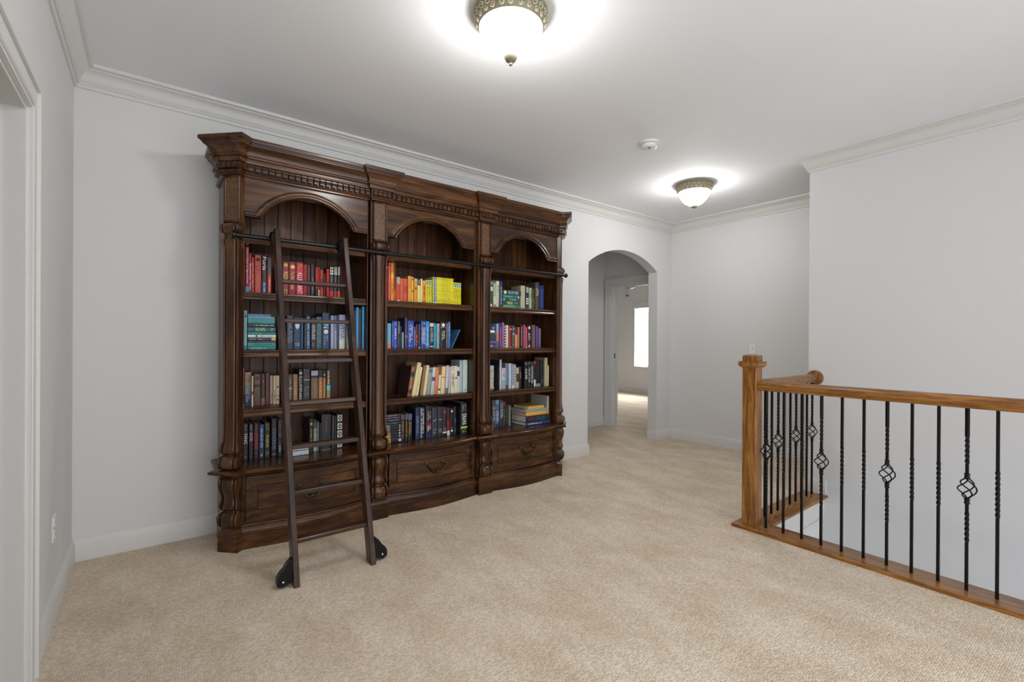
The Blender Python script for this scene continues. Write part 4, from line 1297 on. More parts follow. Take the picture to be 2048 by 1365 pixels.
  ('h', 1.731, 0.015, 0.185, 3.25, 0.15, 'e6da2c', 'sixth lowest yellow blue-headed book of the flat pile on the yellow shelf|', {'b': [(0.82, 0.95, '4a78a8')], 'o': [(0.88, 'ffffff')], 'g': [(0.15, 0.6, 'a09828')], 'z': 1.6068}),
  ('h', 1.731, 0.015, 0.185, 3.25, 0.15, 'e6da2c', 'middle yellow blue-headed book of the flat pile on the yellow shelf|', {'b': [(0.82, 0.95, '4a78a8')], 'o': [(0.88, 'ffffff')], 'g': [(0.15, 0.6, 'a09828')], 'z': 1.6222}),
  ('h', 1.731, 0.015, 0.185, 3.25, 0.15, 'e6da2c', 'sixth highest yellow blue-headed book of the flat pile on the yellow shelf|', {'b': [(0.82, 0.95, '4a78a8')], 'o': [(0.88, 'ffffff')], 'g': [(0.15, 0.6, 'a09828')], 'z': 1.6375}),
  ('h', 1.731, 0.015, 0.185, 3.25, 0.15, 'e6da2c', 'fifth highest yellow blue-headed book of the flat pile on the yellow shelf|', {'b': [(0.82, 0.95, '4a78a8')], 'o': [(0.88, 'ffffff')], 'g': [(0.15, 0.6, 'a09828')], 'z': 1.6529}),
  ('h', 1.731, 0.015, 0.185, 3.25, 0.15, 'e6da2c', 'fourth highest yellow blue-headed book of the flat pile on the yellow shelf|', {'b': [(0.82, 0.95, '4a78a8')], 'o': [(0.88, 'ffffff')], 'g': [(0.15, 0.6, 'a09828')], 'z': 1.6683}),
  ('h', 1.731, 0.015, 0.185, 3.25, 0.15, 'e6da2c', 'third highest yellow blue-headed book of the flat pile on the yellow shelf|', {'b': [(0.82, 0.95, '4a78a8')], 'o': [(0.88, 'ffffff')], 'g': [(0.15, 0.6, 'a09828')], 'z': 1.6837}),
  ('h', 1.731, 0.015, 0.185, 3.25, 0.15, 'e6da2c', 'second highest yellow blue-headed book of the flat pile on the yellow shelf|', {'b': [(0.82, 0.95, '4a78a8')], 'o': [(0.88, 'ffffff')], 'g': [(0.15, 0.6, 'a09828')], 'z': 1.699}),
  ('h', 1.731, 0.015, 0.185, 3.25, 0.15, 'e6da2c', 'topmost yellow blue-headed book of the flat pile on the yellow shelf|', {'b': [(0.82, 0.95, '4a78a8')], 'o': [(0.88, 'ffffff')], 'g': [(0.15, 0.6, 'a09828')], 'z': 1.7144}),
  ('v', 1.92, 0.015, 0.184, 3.25, 0.15, 'eadf14', 'bright yellow blue-headed book standing next to the flat pile, on its empty side|', {'b': [(0.82, 0.95, '4a90c0')], 'o': [(0.88, 'ffffff')], 'g': [(0.3, 0.75, '8a8020')]}),
  ('v', 1.939, 0.015, 0.184, 3.25, 0.15, 'eadf14', 'bright yellow blue-headed book standing second past the flat pile|', {'b': [(0.82, 0.95, '4a90c0')], 'o': [(0.88, 'ffffff')], 'g': [(0.3, 0.75, '8a8020')]}),
  ('v', 1.957, 0.015, 0.184, 3.25, 0.15, 'eadf14', 'bright yellow blue-headed book standing third past the flat pile|', {'b': [(0.82, 0.95, '4a90c0')], 'o': [(0.88, 'ffffff')], 'g': [(0.3, 0.75, '8a8020')]}),
  ('v', 1.976, 0.015, 0.184, 3.25, 0.15, 'eadf14', 'bright yellow blue-headed book ending the row, beside empty shelf|', {'b': [(0.82, 0.95, '4a90c0')], 'o': [(0.88, 'ffffff')], 'g': [(0.3, 0.75, '8a8020')]}),
 ]),
 ('blue2', 1.172, "on the middle bookcase's blue shelf", "books on the middle bookcase's blue shelf", [
  ('v', 1.338, 0.026, 0.195, 3.25, 0.15, '1878a0', 'teal blue book at the post end', {'g': [(0.2, 0.8, '50a8c8')]}),
  ('v', 1.367, 0.026, 0.185, 3.25, 0.15, '6fa8c4', 'light blue book with orange foot', {'b': [(0, 0.2, 'd88050')]}),
  ('v', 1.401, 0.008, 0.203, 3.25, 0.15, '2450a0', 'thin blue book with column of white lettering', {'g': [(0.1, 0.95, 'f0f4ff')]}),
  ('v', 1.412, 0.029, 0.203, 3.25, 0.15, '2a4cb8', 'royal blue book with white script title', {'g': [(0.3, 0.75, 'f0f0ff'), (0.8, 0.95, 'a0b0e0'), (0.04, 0.1, 'e0e0f0')]}),
  ('v', 1.444, 0.019, 0.204, 3.25, 0.15, '3a302c', 'dark brown book with silver lettering', {'g': [(0.55, 0.95, 'b8b4b0'), (0.1, 0.4, '706a64')]}),
  ('v', 1.465, 0.011, 0.167, 3.25, 0.15, '1c2428', 'short black green book', {'g': [(0.1, 0.8, '486058')]}),
  ('v', 1.48, 0.01, 0.121, 3.25, 0.12, '90b8c8', 'smallest pale blue booklet', {}),
  ('v', 1.501, 0.021, 0.231, 3.25, 0.15, '3c3868', 'tallest violet navy book', {'b': [(0.34, 0.44, '8a5880')]}),
  ('v', 1.526, 0.048, 0.209, 3.25, 0.15, '2448a0', 'broad royal blue book with large white title', {'g': [(0.2, 0.88, 'fff8e8'), (0.06, 0.12, 'd0d8f0')]}),
  ('v', 1.577, 0.011, 0.165, 3.25, 0.15, '3858a8', 'blue book with red flash', {'b': [(0.4, 0.5, 'c02838')], 'g': [(0.1, 0.9, 'd8dcf0')]}),
  ('v', 1.59, 0.015, 0.183, 3.25, 0.15, '5c1c34', 'maroon book with red label among blue ones', {'b': [(0.42, 0.55, 'e03028')], 'g': [(0.1, 0.38, 'c8b0c0')]}),
  ('v', 1.611, 0.016, 0.186, 3.25, 0.15, '403c44', 'dark grey book with small white foot mark', {'b': [(0, 0.05, 'c0c0c0')]}),
  ('v', 1.634, 0.04, 0.21, 3.25, 0.15, '1c50a0', 'blue book with large cream capitals', {'t': ('DIVERGENT', 'fff4d8', 0.15, 0.76), 'g': [(0.85, 0.95, 'b0b0e8'), (0.05, 0.09, 'f0f0f0')]}),
  ('v', 1.676, 0.028, 0.209, 3.25, 0.15, '2c88d0', 'bright blue book with white haze', {'b': [(0.1, 0.2, '70b0e0')], 'g': [(0.2, 0.9, 'c0e0f4')]}),
  ('v', 1.707, 0.033, 0.2, 3.25, 0.15, '1a1c22', 'black book with spaced white lettering and white mark', {'g': [(0.2, 0.8, 'e0d8c8')], 'b': [(0.84, 0.98, 'd8c8c0'), (0.05, 0.1, 'c0c0c0')]}),
  ('v', 1.744, 0.025, 0.196, 3.25, 0.15, '1890b0', 'turquoise blue book beside a white one', {'g': [(0.3, 0.9, '60c0d0')]}),
  ('v', 1.773, 0.018, 0.194, 3.25, 0.15, 'b8c0c4', 'white book with black script', {'g': [(0.05, 0.9, '28282c')]}),
  ('v', 1.794, 0.01, 0.196, 3.25, 0.15, '1c1c24', 'thin black book beside a moon-marked one', {}),
  ('v', 1.806, 0.043, 0.209, 3.25, 0.15, '16181e', 'black book with white moon disc', {'o': [(0.88, 'f0ecd8')], 'b': [(0.79, 0.8, 'd0d0d0')], 'g': [(0.3, 0.66, 'f0e8d8'), (0.05, 0.1, 'e0e0e0')]}),
  ('v', 1.851, 0.018, 0.202, 3.25, 0.15, '5c5864', 'grey violet book', {'g': [(0.1, 0.95, '8a8898')]}),
  ('v', 1.873, 0.021, 0.211, 3.25, 0.15, '3c68a0', 'slim steel blue book with dark lettering', {'g': [(0.4, 0.9, 'c0d0e8')]}),
  ('v', 1.9, 0.009, 0.171, 3.25, 0.15, '3c6898', 'thin blue book leaning over at the row end', {'lean': 27}),
 ]),
 ('cream', 0.817, 'on the cream shelf', 'books on the cream shelf', [
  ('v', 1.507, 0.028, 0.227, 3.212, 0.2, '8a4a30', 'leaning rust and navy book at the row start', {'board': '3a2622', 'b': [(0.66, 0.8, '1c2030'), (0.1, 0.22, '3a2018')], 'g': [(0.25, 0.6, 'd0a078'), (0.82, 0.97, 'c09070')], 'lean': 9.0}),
  ('v', 1.54, 0.031, 0.256, 3.212, 0.21, 'd8c894', 'tall leaning cream book beside the rust one', {'lean': 10.9}),
  ('v', 1.575, 0.016, 0.219, 3.212, 0.15, 'e0d4b0', 'thin leaning ivory book', {'g': [(0.3, 0.8, 'c8b888')], 'lean': 10.0}),
  ('v', 1.609, 0.022, 0.227, 3.212, 0.15, '8a6a3c', 'leaning golden brown book', {'lean': 8.5}),
  ('v', 1.634, 0.024, 0.23, 3.212, 0.15, 'd8c4a0', 'leaning pale tan book', {'lean': 7.7}),
  ('v', 1.664, 0.03, 0.207, 3.212, 0.15, '8c9490', 'leaning grey green book', {'b': [(0.84, 0.95, '5a6470')], 'lean': 6.0}),
  ('v', 1.698, 0.027, 0.211, 3.212, 0.15, 'c0c4b4', 'leaning pale book with violet square', {'b': [(0.5, 0.65, '5c4488')], 'g': [(0.05, 0.45, '90948c')], 'lean': 5.0}),
  ('v', 1.731, 0.026, 0.21, 3.212, 0.15, 'cc7050', 'leaning salmon book among cream ones', {'g': [(0.3, 0.9, 'e8b090')], 'lean': 4.5}),
  ('v', 1.761, 0.02, 0.149, 3.212, 0.15, 'd8d0b0', 'short leaning ivory book with black mark', {'b': [(0.2, 0.28, '202020')], 'lean': 4.0}),
  ('v', 1.785, 0.033, 0.213, 3.212, 0.15, 'dcc888', 'straw yellow book with dark waist mark', {'b': [(0.6, 0.62, '403020')], 'lean': 3.5}),
  ('v', 1.825, 0.023, 0.22, 3.212, 0.15, 'c4bcc8', 'lavender white book', {'b': [(0, 0.2, '6a6470')], 'lean': 3.5}),
  ('v', 1.853, 0.021, 0.206, 3.212, 0.15, 'b0acb0', 'light grey book', {'lean': 2.4}),
  ('v', 1.879, 0.03, 0.213, 3.212, 0.15, 'dcd4bc', 'ivory book with dark upright title', {'g': [(0.2, 0.75, '302c28'), (0.84, 0.97, '302c28')], 'b': [(0, 0.12, 'e8dca8')], 'lean': 0.9}),
  ('v', 1.912, 0.022, 0.215, 3.212, 0.15, 'd8d4c0', 'plain ivory book beside a titled one', {'o': [(0.55, '403c38')]}),
  ('v', 1.937, 0.022, 0.206, 3.212, 0.15, 'd0ccb8', 'ivory book with navy square', {'b': [(0.64, 0.84, '202c48')], 'g': [(0.2, 0.55, 'b0a890')]}),
  ('v', 1.959, 0.026, 0.258, 3.212, 0.15, 'a8b4c0', 'tall grey blue book', {}),
  ('v', 1.989, 0.041, 0.26, 3.212, 0.15, 'bcd0c4', 'tallest pale mint book at the row end', {'g': [(0.02, 0.08, '506058')]}),
 ]),
 ('black2', 0.475, "on the middle bookcase's lowest shelf", "books on the middle bookcase's lowest shelf", [
  ('h', 1.344, 0.037, 0.128, 3.25, 0.16, '16181e', 'black book with gilt comic head, pile lowest', {'b': [(0.62, 0.98, 'c0a050')], 'g': [(0.64, 0.96, '603018')], 'o': [(0.06, 'b0b8c0')], 'z': 0.475}),
  ('h', 1.344, 0.02, 0.128, 3.25, 0.16, '16181e', 'black series book with gold head, second in the pile', {'b': [(0.62, 0.98, 'c8983c')], 'o': [(0.06, 'b0b8c0')], 'g': [(0.64, 0.96, '402010')], 'z': 0.5126}),
  ('h', 1.343, 0.02, 0.128, 3.25, 0.16, '181a20', 'black series book with tan head, third in the pile', {'b': [(0.62, 0.98, 'b08850')], 'o': [(0.06, 'b0b8c0')], 'g': [(0.64, 0.96, '201818')], 'z': 0.5331}),
  ('h', 1.343, 0.02, 0.128, 3.25, 0.16, '16181e', 'black series book with pink head, fourth in the pile', {'b': [(0.65, 0.98, 'a87868')], 'o': [(0.06, 'b0b8c0')], 'g': [(0.66, 0.96, '302020')], 'z': 0.5536}),
  ('h', 1.343, 0.017, 0.128, 3.25, 0.16, '181a20', 'black series book with red head, fifth in the pile', {'b': [(0.65, 0.98, '90504c')], 'o': [(0.06, 'b0b8c0')], 'g': [(0.66, 0.96, 'd0b0a0')], 'z': 0.574}),
  ('h', 1.343, 0.018, 0.128, 3.25, 0.16, '1a2026', 'black series book with teal head, sixth in the pile', {'b': [(0.65, 0.95, '4c8888')], 'o': [(0.06, 'b0b8c0')], 'g': [(0.66, 0.94, 'c0d0c8')], 'z': 0.592}),
  ('h', 1.343, 0.021, 0.128, 3.25, 0.16, '1c2030', 'navy book lying with grey lettering', {'g': [(0.2, 0.6, '7880a0'), (0.7, 0.95, 'a06878')], 'z': 0.6109}),
  ('h', 1.343, 0.02, 0.128, 3.25, 0.16, '181c2c', 'dark blue book lying with white lettering', {'g': [(0.05, 0.8, '8890a8')], 'z': 0.6329}),
  ('h', 1.343, 0.015, 0.128, 3.25, 0.16, '2c2838', 'plum book lying with silver lettering', {'g': [(0.1, 0.9, 'b0a0b8')], 'z': 0.6534}),
  ('h', 1.343, 0.02, 0.128, 3.25, 0.16, '402c38', 'mauve black book on top of the lying pile', {'g': [(0.2, 0.95, 'c89ca0')], 'z': 0.6688}),
  ('v', 1.475, 0.029, 0.204, 3.25, 0.15, '18161a', 'black book with orange lettering, first of three alike', {'b': [(0.82, 1, '5c5058')], 'g': [(0.1, 0.75, 'c88838')]}),
  ('v', 1.507, 0.022, 0.207, 3.25, 0.15, '18161a', 'black book with orange lettering, middle of three alike', {'b': [(0.8, 1, '705860')], 'g': [(0.15, 0.72, 'b88030')]}),
  ('v', 1.532, 0.03, 0.204, 3.25, 0.15, '18161a', 'black book with orange lettering, last of three alike', {'b': [(0.78, 1, '586070')], 'g': [(0.2, 0.7, 'c89040')]}),
  ('v', 1.594, 0.03, 0.246, 3.25, 0.15, '1c2a4c', 'navy book with pale lettering beside a patterned one', {'g': [(0.1, 0.75, '90a4c8')]}),
  ('v', 1.628, 0.044, 0.245, 3.25, 0.15, '16203a', 'navy book covered in large white lettering', {'g': [(0.04, 0.97, 'e8e8e0')]}),
  ('v', 1.681, 0.048, 0.249, 3.25, 0.15, '2a1820', 'dark plum book with white lettering', {'b': [(0, 0.14, '1c2a58'), (0.3, 0.5, '6a2028')], 'g': [(0.2, 0.42, 'f0e8e8'), (0.56, 0.85, 'c0c0d0')]}),
  ('v', 1.733, 0.047, 0.234, 3.25, 0.15, '26303e', 'slate book with two white lines', {'g': [(0.52, 0.6, 'c8d0d8'), (0.1, 0.3, 'a0a8b4')]}),
  ('v', 1.784, 0.04, 0.235, 3.25, 0.15, '26282c', 'charcoal book with two grey lines', {'g': [(0.54, 0.6, 'c0c0c0'), (0.1, 0.28, '909498')]}),
  ('v', 1.828, 0.036, 0.229, 3.25, 0.15, '1c1a20', 'black book with red thistle emblem', {'o': [(0.84, 'b02040')], 'g': [(0.16, 0.3, '909098')], 'b': [(0.1, 0.15, 'e0d8c8')]}),
  ('v', 1.868, 0.024, 0.221, 3.25, 0.15, '401018', 'dark red banded book', {'b': [(0.2, 0.55, '901418'), (0, 0.18, 'd0d0cc')]}),
  ('v', 1.895, 0.028, 0.218, 3.25, 0.15, '161416', 'black book with white knot emblem', {'o': [(0.88, 'e8dcd8'), (0.16, 'e0d8d0')], 'g': [(0.2, 0.3, '909090')]}),
  ('v', 1.928, 0.026, 0.227, 3.25, 0.15, '141c2a', 'blue black book with small lettering', {'g': [(0.4, 0.6, '6080a8'), (0.1, 0.2, '808890')]}),
  ('v', 1.958, 0.061, 0.26, 3.19, 0.2, '101014', 'tall black book with white title and green band', {'t': ('DRAMA', 'f0f0f0', 0.32, 0.66), 'b': [(0.21, 0.27, 'b0c040')], 'g': [(0.03, 0.18, 'c0c0c0'), (0.72, 0.97, 'a0a0a0')]}),
 ]),
 ('green', 1.517, 'on the green shelf', 'books on the green shelf', [
  ('v', 2.234, 0.049, 0.227, 3.22, 0.15, '1f5048', 'dark green book with white label and pale top', {'b': [(0.6, 0.76, 'c8ccd8'), (0.84, 0.96, '8aa078')], 'g': [(0.84, 0.97, '284030')], 'o': [(0.06, 'e8f0e8')]}),
  ('v', 2.289, 0.029, 0.227, 3.22, 0.15, 'a8b088', 'pale green book with cream foot', {'b': [(0, 0.4, 'c8c8a8'), (0.9, 1, '705850')], 'o': [(0.07, 'b04030')]}),
  ('v', 2.322, 0.029, 0.227, 3.22, 0.15, 'c4c4a8', 'ivory book with orange dot', {'b': [(0.88, 1, 'd0d8e0')], 'o': [(0.8, 'e88848')], 'g': [(0.55, 0.75, '605040'), (0.02, 0.4, 'a8a488')]}),
  ('v', 2.355, 0.028, 0.228, 3.22, 0.15, '1c4058', 'teal navy book with white upright lettering', {'b': [(0.84, 1, '1c2850')], 'g': [(0.12, 0.8, 'b8dce8')]}),
  ('h', 2.389, 0.029, 0.189, 3.22, 0.15, '3c7858', 'green and cream book, lowest of the lying pile', {'b': [(0.3, 1, '5c8868')], 'g': [(0.3, 0.95, 'a8c098')], 'z': 1.517}),
  ('h', 2.388, 0.031, 0.185, 3.22, 0.15, '1c5040', 'dark green book with gold title block in the pile', {'b': [(0.42, 0.75, '68803c')], 'g': [(0.42, 0.75, 'e0d8a0'), (0.1, 0.35, '80a890')], 'z': 1.5466}),
  ('h', 2.388, 0.026, 0.169, 3.22, 0.15, '24404c', 'slate book with white lettering in the pile', {'g': [(0.1, 0.7, 'd0d8d8')], 'o': [(0.93, 'b8c4c0')], 'z': 1.5788}),
  ('h', 2.388, 0.025, 0.176, 3.22, 0.15, '1a7c60', 'emerald book lying in the pile', {'g': [(0.4, 0.95, '70c0a0')], 'b': [(0, 0.05, 'd0e0d8')], 'z': 1.6055}),
  ('h', 2.392, 0.044, 0.195, 3.22, 0.15, '1c3446', 'navy book with cream sun disc on top of the pile', {'t': ('THE LOST HERO', 'd8e0e0', 0.15, 0.74), 'o': [(0.9, 'f0e0a0')], 'z': 1.6312}),
  ('v', 2.587, 0.049, 0.208, 3.22, 0.15, '9ca088', 'broad sage book beside the lying pile', {'b': [(0.0, 0.98, 'b0b094')]}),
  ('v', 2.644, 0.031, 0.206, 3.22, 0.15, '1a2824', 'black green book with white diamonds', {'dm': [(0.72, 0.96, 'f0ece4'), (0.2, 0.5, 'f0ece4')], 'b': [(0, 0.14, '1c5450')]}),
  ('v', 2.679, 0.012, 0.191, 3.22, 0.15, '88a090', 'thin pale green book', {}),
  ('v', 2.694, 0.019, 0.196, 3.22, 0.15, 'b0b890', 'cream green book', {'g': [(0.5, 0.9, '506050')]}),
  ('v', 2.716, 0.033, 0.187, 3.22, 0.15, '4a3c1c', 'olive brown book with gold speckles', {'g': [(0.1, 0.6, '907828')]}),
  ('v', 2.759, 0.043, 0.251, 3.22, 0.15, '4c5044', 'tall olive grey book with white label', {'b': [(0.5, 0.78, '5a5c4c')], 'g': [(0.5, 0.8, 'd8d8c4')]}),
  ('v', 2.807, 0.052, 0.227, 3.22, 0.15, '1c2868', 'royal navy book at the row end', {'g': [(0.05, 0.9, '6880b0')]}),
 ]),
 ('purple', 1.172, 'on the purple shelf', 'books on the purple shelf', [
  ('h', 2.234, 0.033, 0.087, 3.22, 0.15, '44306c', 'violet book with white lettering, lowest of the pile', {'g': [(0.3, 0.95, 'd8d0e8'), (0.04, 0.12, 'e8e0f0')], 'z': 1.172}),
  ('h', 2.234, 0.031, 0.087, 3.22, 0.15, '3a2a5c', 'dark violet book with pale capitals in the pile', {'g': [(0.04, 0.95, 'b0a8d0')], 'z': 1.2057}),
  ('h', 2.234, 0.038, 0.087, 3.22, 0.15, '2c3448', 'slate navy book lying in the purple pile', {'b': [(0, 1, '303c54')], 'z': 1.2374}),
  ('h', 2.233, 0.024, 0.072, 3.22, 0.15, '38383c', 'charcoal book lying under the white one', {'z': 1.2766}),
  ('h', 2.233, 0.022, 0.072, 3.22, 0.15, 'e4e4e4', 'white book lying in the purple pile', {'z': 1.3012}),
  ('h', 2.233, 0.036, 0.079, 3.22, 0.15, '28304c', 'navy book on top of the purple pile', {'o': [(0.3, '8890a8')], 'z': 1.3243}),
  ('v', 2.324, 0.023, 0.207, 3.22, 0.15, '80a8c8', 'sky blue book with orange waist', {'b': [(0.3, 0.62, 'c87850'), (0, 0.28, '486878')]}),
  ('v', 2.359, 0.011, 0.181, 3.22, 0.15, 'a04c88', 'thin magenta book', {}),
  ('v', 2.373, 0.016, 0.178, 3.22, 0.15, '6a2c68', 'plum purple book beside the magenta one', {}),
  ('v', 2.391, 0.014, 0.219, 3.22, 0.15, 'a078a8', 'tall lilac book', {}),
  ('v', 2.408, 0.021, 0.206, 3.22, 0.15, '3c3438', 'white and black zigzag-striped book', {'st': 'e0d8d8'}),
  ('v', 2.431, 0.016, 0.198, 3.22, 0.15, 'e8d8c8', 'cream book beside the striped one', {}),
  ('v', 2.45, 0.014, 0.194, 3.22, 0.15, 'a04838', 'rust red book', {}),
  ('v', 2.467, 0.021, 0.198, 3.22, 0.15, '702028', 'dark red book with white drop', {'o': [(0.82, 'f4f0e8')], 'b': [(0, 0.06, 'b08060')]}),
  ('v', 2.494, 0.029, 0.195, 3.22, 0.15, '4c4850', 'grey book with silver ornament', {'o': [(0.62, 'a8acb8'), (0.85, '8090a8')], 'g': [(0.04, 0.18, 'b0b0b0')]}),
  ('v', 2.527, 0.027, 0.182, 3.22, 0.15, 'c88850', 'tan orange book with dark red top', {'b': [(0.65, 1, '5c2018')], 'g': [(0.1, 0.6, 'e8b078')]}),
  ('v', 2.557, 0.018, 0.184, 3.22, 0.15, 'b86850', 'salmon brown book', {}),
  ('v', 2.588, 0.016, 0.197, 3.22, 0.15, '221c22', 'black book with column of white letters', {'g': [(0.05, 0.95, 'e0e0e0')]}),
  ('v', 2.608, 0.012, 0.197, 3.22, 0.15, '4c1c3c', 'thin dark plum book', {}),
  ('v', 2.623, 0.022, 0.205, 3.22, 0.15, 'b04450', 'rose red book', {'g': [(0.3, 0.95, 'c86870')]}),
  ('v', 2.648, 0.016, 0.185, 3.22, 0.15, 'b85878', 'pink book beside the rose red one', {'b': [(0, 0.06, 'e0c8c8')]}),
  ('v', 2.668, 0.037, 0.204, 3.22, 0.15, '401820', 'maroon book with white disc and white title', {'o': [(0.88, 'f4ece0'), (0.07, 'c0b0a0')], 'g': [(0.3, 0.64, 'f4ece0')]}),
  ('v', 2.719, 0.019, 0.207, 3.22, 0.15, '5c5048', 'taupe book', {}),
  ('v', 2.741, 0.016, 0.206, 3.22, 0.15, '8a5468', 'mauve pink book', {'g': [(0.2, 0.7, 'c07888')]}),
  ('v', 2.768, 0.024, 0.196, 3.22, 0.15, '5c3c80', 'purple book near the row end', {'g': [(0.3, 0.9, '8a68a8')]}),
  ('v', 2.799, 0.025, 0.177, 3.22, 0.15, '68647c', 'grey violet book at the row end', {'g': [(0.2, 0.9, '908ca0')]}),
 ]),
 ('bw', 0.817, 'on the black and white shelf', 'books on the black and white shelf', [
  ('h', 2.272, 0.022, 0.063, 3.27, 0.15, 'c8c0a4', 'cream paperback with black mark, lowest of the pile', {'b': [(0.7, 0.95, '303030')], 'z': 0.817}),
  ('h', 2.271, 0.018, 0.063, 3.27, 0.15, 'd0c8ac', 'cream paperback second from the pile bottom', {'b': [(0.6, 0.62, '504840')], 'z': 0.8402}),
  ('h', 2.271, 0.021, 0.063, 3.27, 0.15, 'ccc4a8', 'cream paperback third from the pile bottom', {'b': [(0.3, 0.32, '504840')], 'z': 0.8588}),
  ('h', 2.271, 0.018, 0.063, 3.27, 0.15, 'd4ccb4', 'cream paperback fourth from the pile bottom', {'b': [(0.1, 0.12, '504840')], 'z': 0.8808}),
  ('h', 2.271, 0.016, 0.063, 3.27, 0.15, 'c8bca0', 'cream paperback in the middle of the pile', {'b': [(0.5, 0.52, '504840')], 'z': 0.8995}),
  ('h', 2.271, 0.023, 0.063, 3.27, 0.15, 'd0c4ac', 'cream paperback above the middle of the pile', {'b': [(0.8, 0.82, '504840')], 'z': 0.9164}),
  ('h', 2.271, 0.021, 0.063, 3.27, 0.15, 'ccb8a8', 'pinkish paperback in the cream pile', {'b': [(0.2, 0.22, '504840')], 'z': 0.9401}),
  ('h', 2.271, 0.025, 0.063, 3.27, 0.15, 'c4b8a4', 'buff paperback third from the pile top', {'g': [(0.2, 0.8, '706858')], 'z': 0.9616}),
  ('h', 2.27, 0.033, 0.063, 3.27, 0.15, 'd0ccb0', 'ivory paperback on top of the cream pile', {'z': 0.987}),
  ('v', 2.357, 0.02, 0.255, 3.215, 0.22, 'c8b0ac', 'tall pinkish white book with dark blue cover', {'board': '1c2c44'}),
  ('v', 2.384, 0.035, 0.181, 3.215, 0.15, 'c0ccd0', 'short white book with pale blue foot', {'b': [(0, 0.45, '7ca8bc')], 'g': [(0.5, 0.95, '404850')]}),
  ('v', 2.422, 0.03, 0.22, 3.215, 0.15, '70788c', 'grey blue book with red foot', {'b': [(0, 0.16, '802028')]}),
  ('v', 2.456, 0.027, 0.22, 3.215, 0.15, 'b0c0d4', 'pale icy blue book', {}),
  ('v', 2.488, 0.023, 0.215, 3.215, 0.15, '8c9098', 'silver grey book with white foot', {'b': [(0, 0.14, 'c8c8c4')], 'g': [(0.3, 0.9, 'b0b4bc')]}),
  ('v', 2.513, 0.021, 0.212, 3.215, 0.15, '787c88', 'grey and white zigzag book', {'st': 'c8ccd4'}),
  ('v', 2.538, 0.028, 0.182, 3.215, 0.15, 'b0a888', 'short cream book with brown flash', {'b': [(0.3, 0.7, '4c3424')]}),
  ('v', 2.571, 0.027, 0.19, 3.215, 0.15, '1c1814', 'black book with gold filigree', {'g': [(0.4, 0.75, 'c09848')]}),
  ('v', 2.631, 0.035, 0.235, 3.215, 0.15, '18181a', 'black book with large white numeral', {'t': ('the 5th WAVE', 'f0f0f0', 0.32, 0.72), 'g': [(0.86, 0.96, 'b0b0b0')]}),
  ('v', 2.673, 0.027, 0.234, 3.215, 0.15, '18181a', 'black book with grey stencil title', {'t': ('THE LAST STAR', 'd8d0d0', 0.2, 0.76), 'g': [(0.86, 0.96, 'b0b0b0')]}),
  ('v', 2.708, 0.026, 0.231, 3.215, 0.15, '18181a', 'black book with long spaced white title', {'t': ('THE INFINITE SEA', 'e0e0e0', 0.15, 0.84), 'g': [(0.88, 0.97, 'b0b0b0')]}),
  ('v', 2.739, 0.022, 0.236, 3.215, 0.15, '1a1616', 'black book with red top and white foot', {'b': [(0.87, 1, 'c02028'), (0.02, 0.28, 'c8c8c0')]}),
  ('v', 2.766, 0.054, 0.238, 3.215, 0.15, '181818', 'broad black book with pale corner', {'b': [(0, 0.12, '8a8a88')], 'g': [(0.4, 0.8, '383838')]}),
  ('v', 2.826, 0.031, 0.237, 3.215, 0.15, '141820', 'blue black book beside an olive one', {'g': [(0.1, 0.3, '607080')]}),
  ('v', 2.87, 0.035, 0.263, 3.215, 0.15, '98946c', 'tall olive and cream book', {'b': [(0.0, 0.97, 'b0a880')]}),
  ('v', 2.909, 0.01, 0.189, 3.215, 0.15, 'd8d4cc', 'thin white booklet at the row end', {}),
 ]),
 ('mag', 0.475, 'on the shelf with the magazine pile', 'books on the shelf with the magazine pile', [
  ('v', 2.294, 0.023, 0.25, 3.29, 0.15, '34383c', 'dark grey book against the post', {'g': [(0.1, 0.9, '606468')]}),
  ('v', 2.334, 0.034, 0.244, 3.29, 0.15, '4c4c50', 'slate brown book with white lettering', {'g': [(0.25, 0.8, 'c8ccd0')]}),
  ('v', 2.373, 0.036, 0.243, 3.29, 0.15, '506c98', 'blue book with white lower lettering', {'g': [(0.2, 0.6, 'f0f4f8')], 'b': [(0, 0.15, '343c48'), (0.85, 1, '8098b8')]}),
  ('v', 2.413, 0.04, 0.241, 3.29, 0.15, '30343c', 'charcoal book with white script', {'g': [(0.3, 0.9, 'd0d4d8')]}),
  ('v', 2.457, 0.02, 0.221, 3.29, 0.15, '3c2c28', 'narrow brown book with red top', {'b': [(0.84, 1, 'a03034')], 'g': [(0.1, 0.7, 'a08860')]}),
  ('v', 2.481, 0.023, 0.192, 3.29, 0.15, '202428', 'short black book', {'g': [(0.1, 0.9, '5c6468')]}),
  ('v', 2.509, 0.028, 0.187, 3.29, 0.15, '60605c', 'short grey patterned book', {'g': [(0.05, 0.95, 'b0aca0')]}),
  ('h', 2.637, 0.029, 0.291, 3.2, 0.22, '1f4470', 'blue magazine with white lettering, lowest of the pile', {'g': [(0.35, 0.92, 'e8ecf0')], 'z': 0.475}),
  ('h', 2.636, 0.057, 0.268, 3.2, 0.22, '20242c', 'thick black magazine with coloured cover lines', {'g': [(0.1, 0.6, '4878a8'), (0.6, 0.9, 'b83c30')], 'z': 0.5052}),
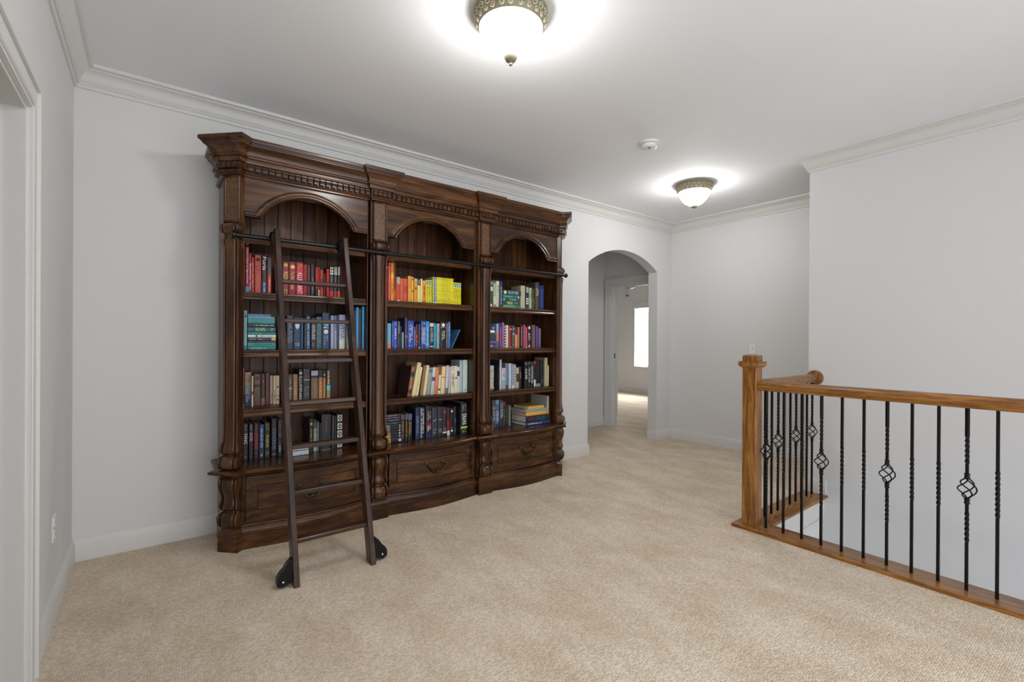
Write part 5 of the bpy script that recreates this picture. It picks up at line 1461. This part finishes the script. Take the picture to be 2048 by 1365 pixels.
  ('h', 2.636, 0.032, 0.272, 3.2, 0.22, 'd0a048', 'golden yellow magazine in the pile', {'g': [(0.0, 0.15, 'c04030')], 'z': 0.5631}),
  ('h', 2.628, 0.026, 0.251, 3.2, 0.22, '8c9094', 'light grey magazine in the pile', {'z': 0.5958}),
  ('h', 2.655, 0.024, 0.196, 3.2, 0.22, 'c8a850', 'yellow booklet on top of the pile', {'z': 0.6224}),
  ('v', 2.923, 0.017, 0.247, 3.232, 0.24, 'c8b8a0', 'pale illustrated folder standing behind the magazines', {'board': 'b8b8b4'}),
 ]),
]

for key_, zs_, ref_, grp_, items_ in SHELVES:
    for it_ in items_:
        make_book(it_, zs_, ref_, grp_)

# titles: one mesh for each, fitted to the spine
tmp = []
for root_, t_, w_, h_ in TEXTS:
    cu = bpy.data.curves.new('title', 'FONT')
    cu.body = t_[0]
    cu.resolution_u = 2
    cu.fill_mode = 'FRONT'
    ob = bpy.data.objects.new('title_source', cu)
    COL.objects.link(ob)
    tmp.append(ob)
bpy.context.view_layer.update()
dg = bpy.context.evaluated_depsgraph_get()
for ob, (root_, t_, w_, h_) in zip(tmp, TEXTS):
    me = bpy.data.meshes.new_from_object(ob.evaluated_get(dg))
    xs = [v.co.x for v in me.vertices]
    ys_ = [v.co.y for v in me.vertices]
    if not xs:
        continue
    W_, H_ = max(xs) - min(xs), max(ys_) - min(ys_)
    L_ = (t_[3] - t_[2]) * h_
    kx = L_ / W_
    ky = min(.72 * w_ / H_, kx * 2.2)
    x0_, y0_ = min(xs), (max(ys_) + min(ys_)) / 2
    for v in me.vertices:
        tx, ty = v.co.x - x0_, v.co.y - y0_
        v.co = (w_ * .5 + ty * ky, -.0011, t_[3] * h_ - tx * kx)
    me.materials.clear()
    me.materials.append(M_print)
    me.name = 'title'
    o = bpy.data.objects.new('title', me)
    COL.objects.link(o)
    o.parent = root_
    paint(o, t_[1])
for ob in tmp:
    cu = ob.data
    bpy.data.objects.remove(ob)
    bpy.data.curves.remove(cu)
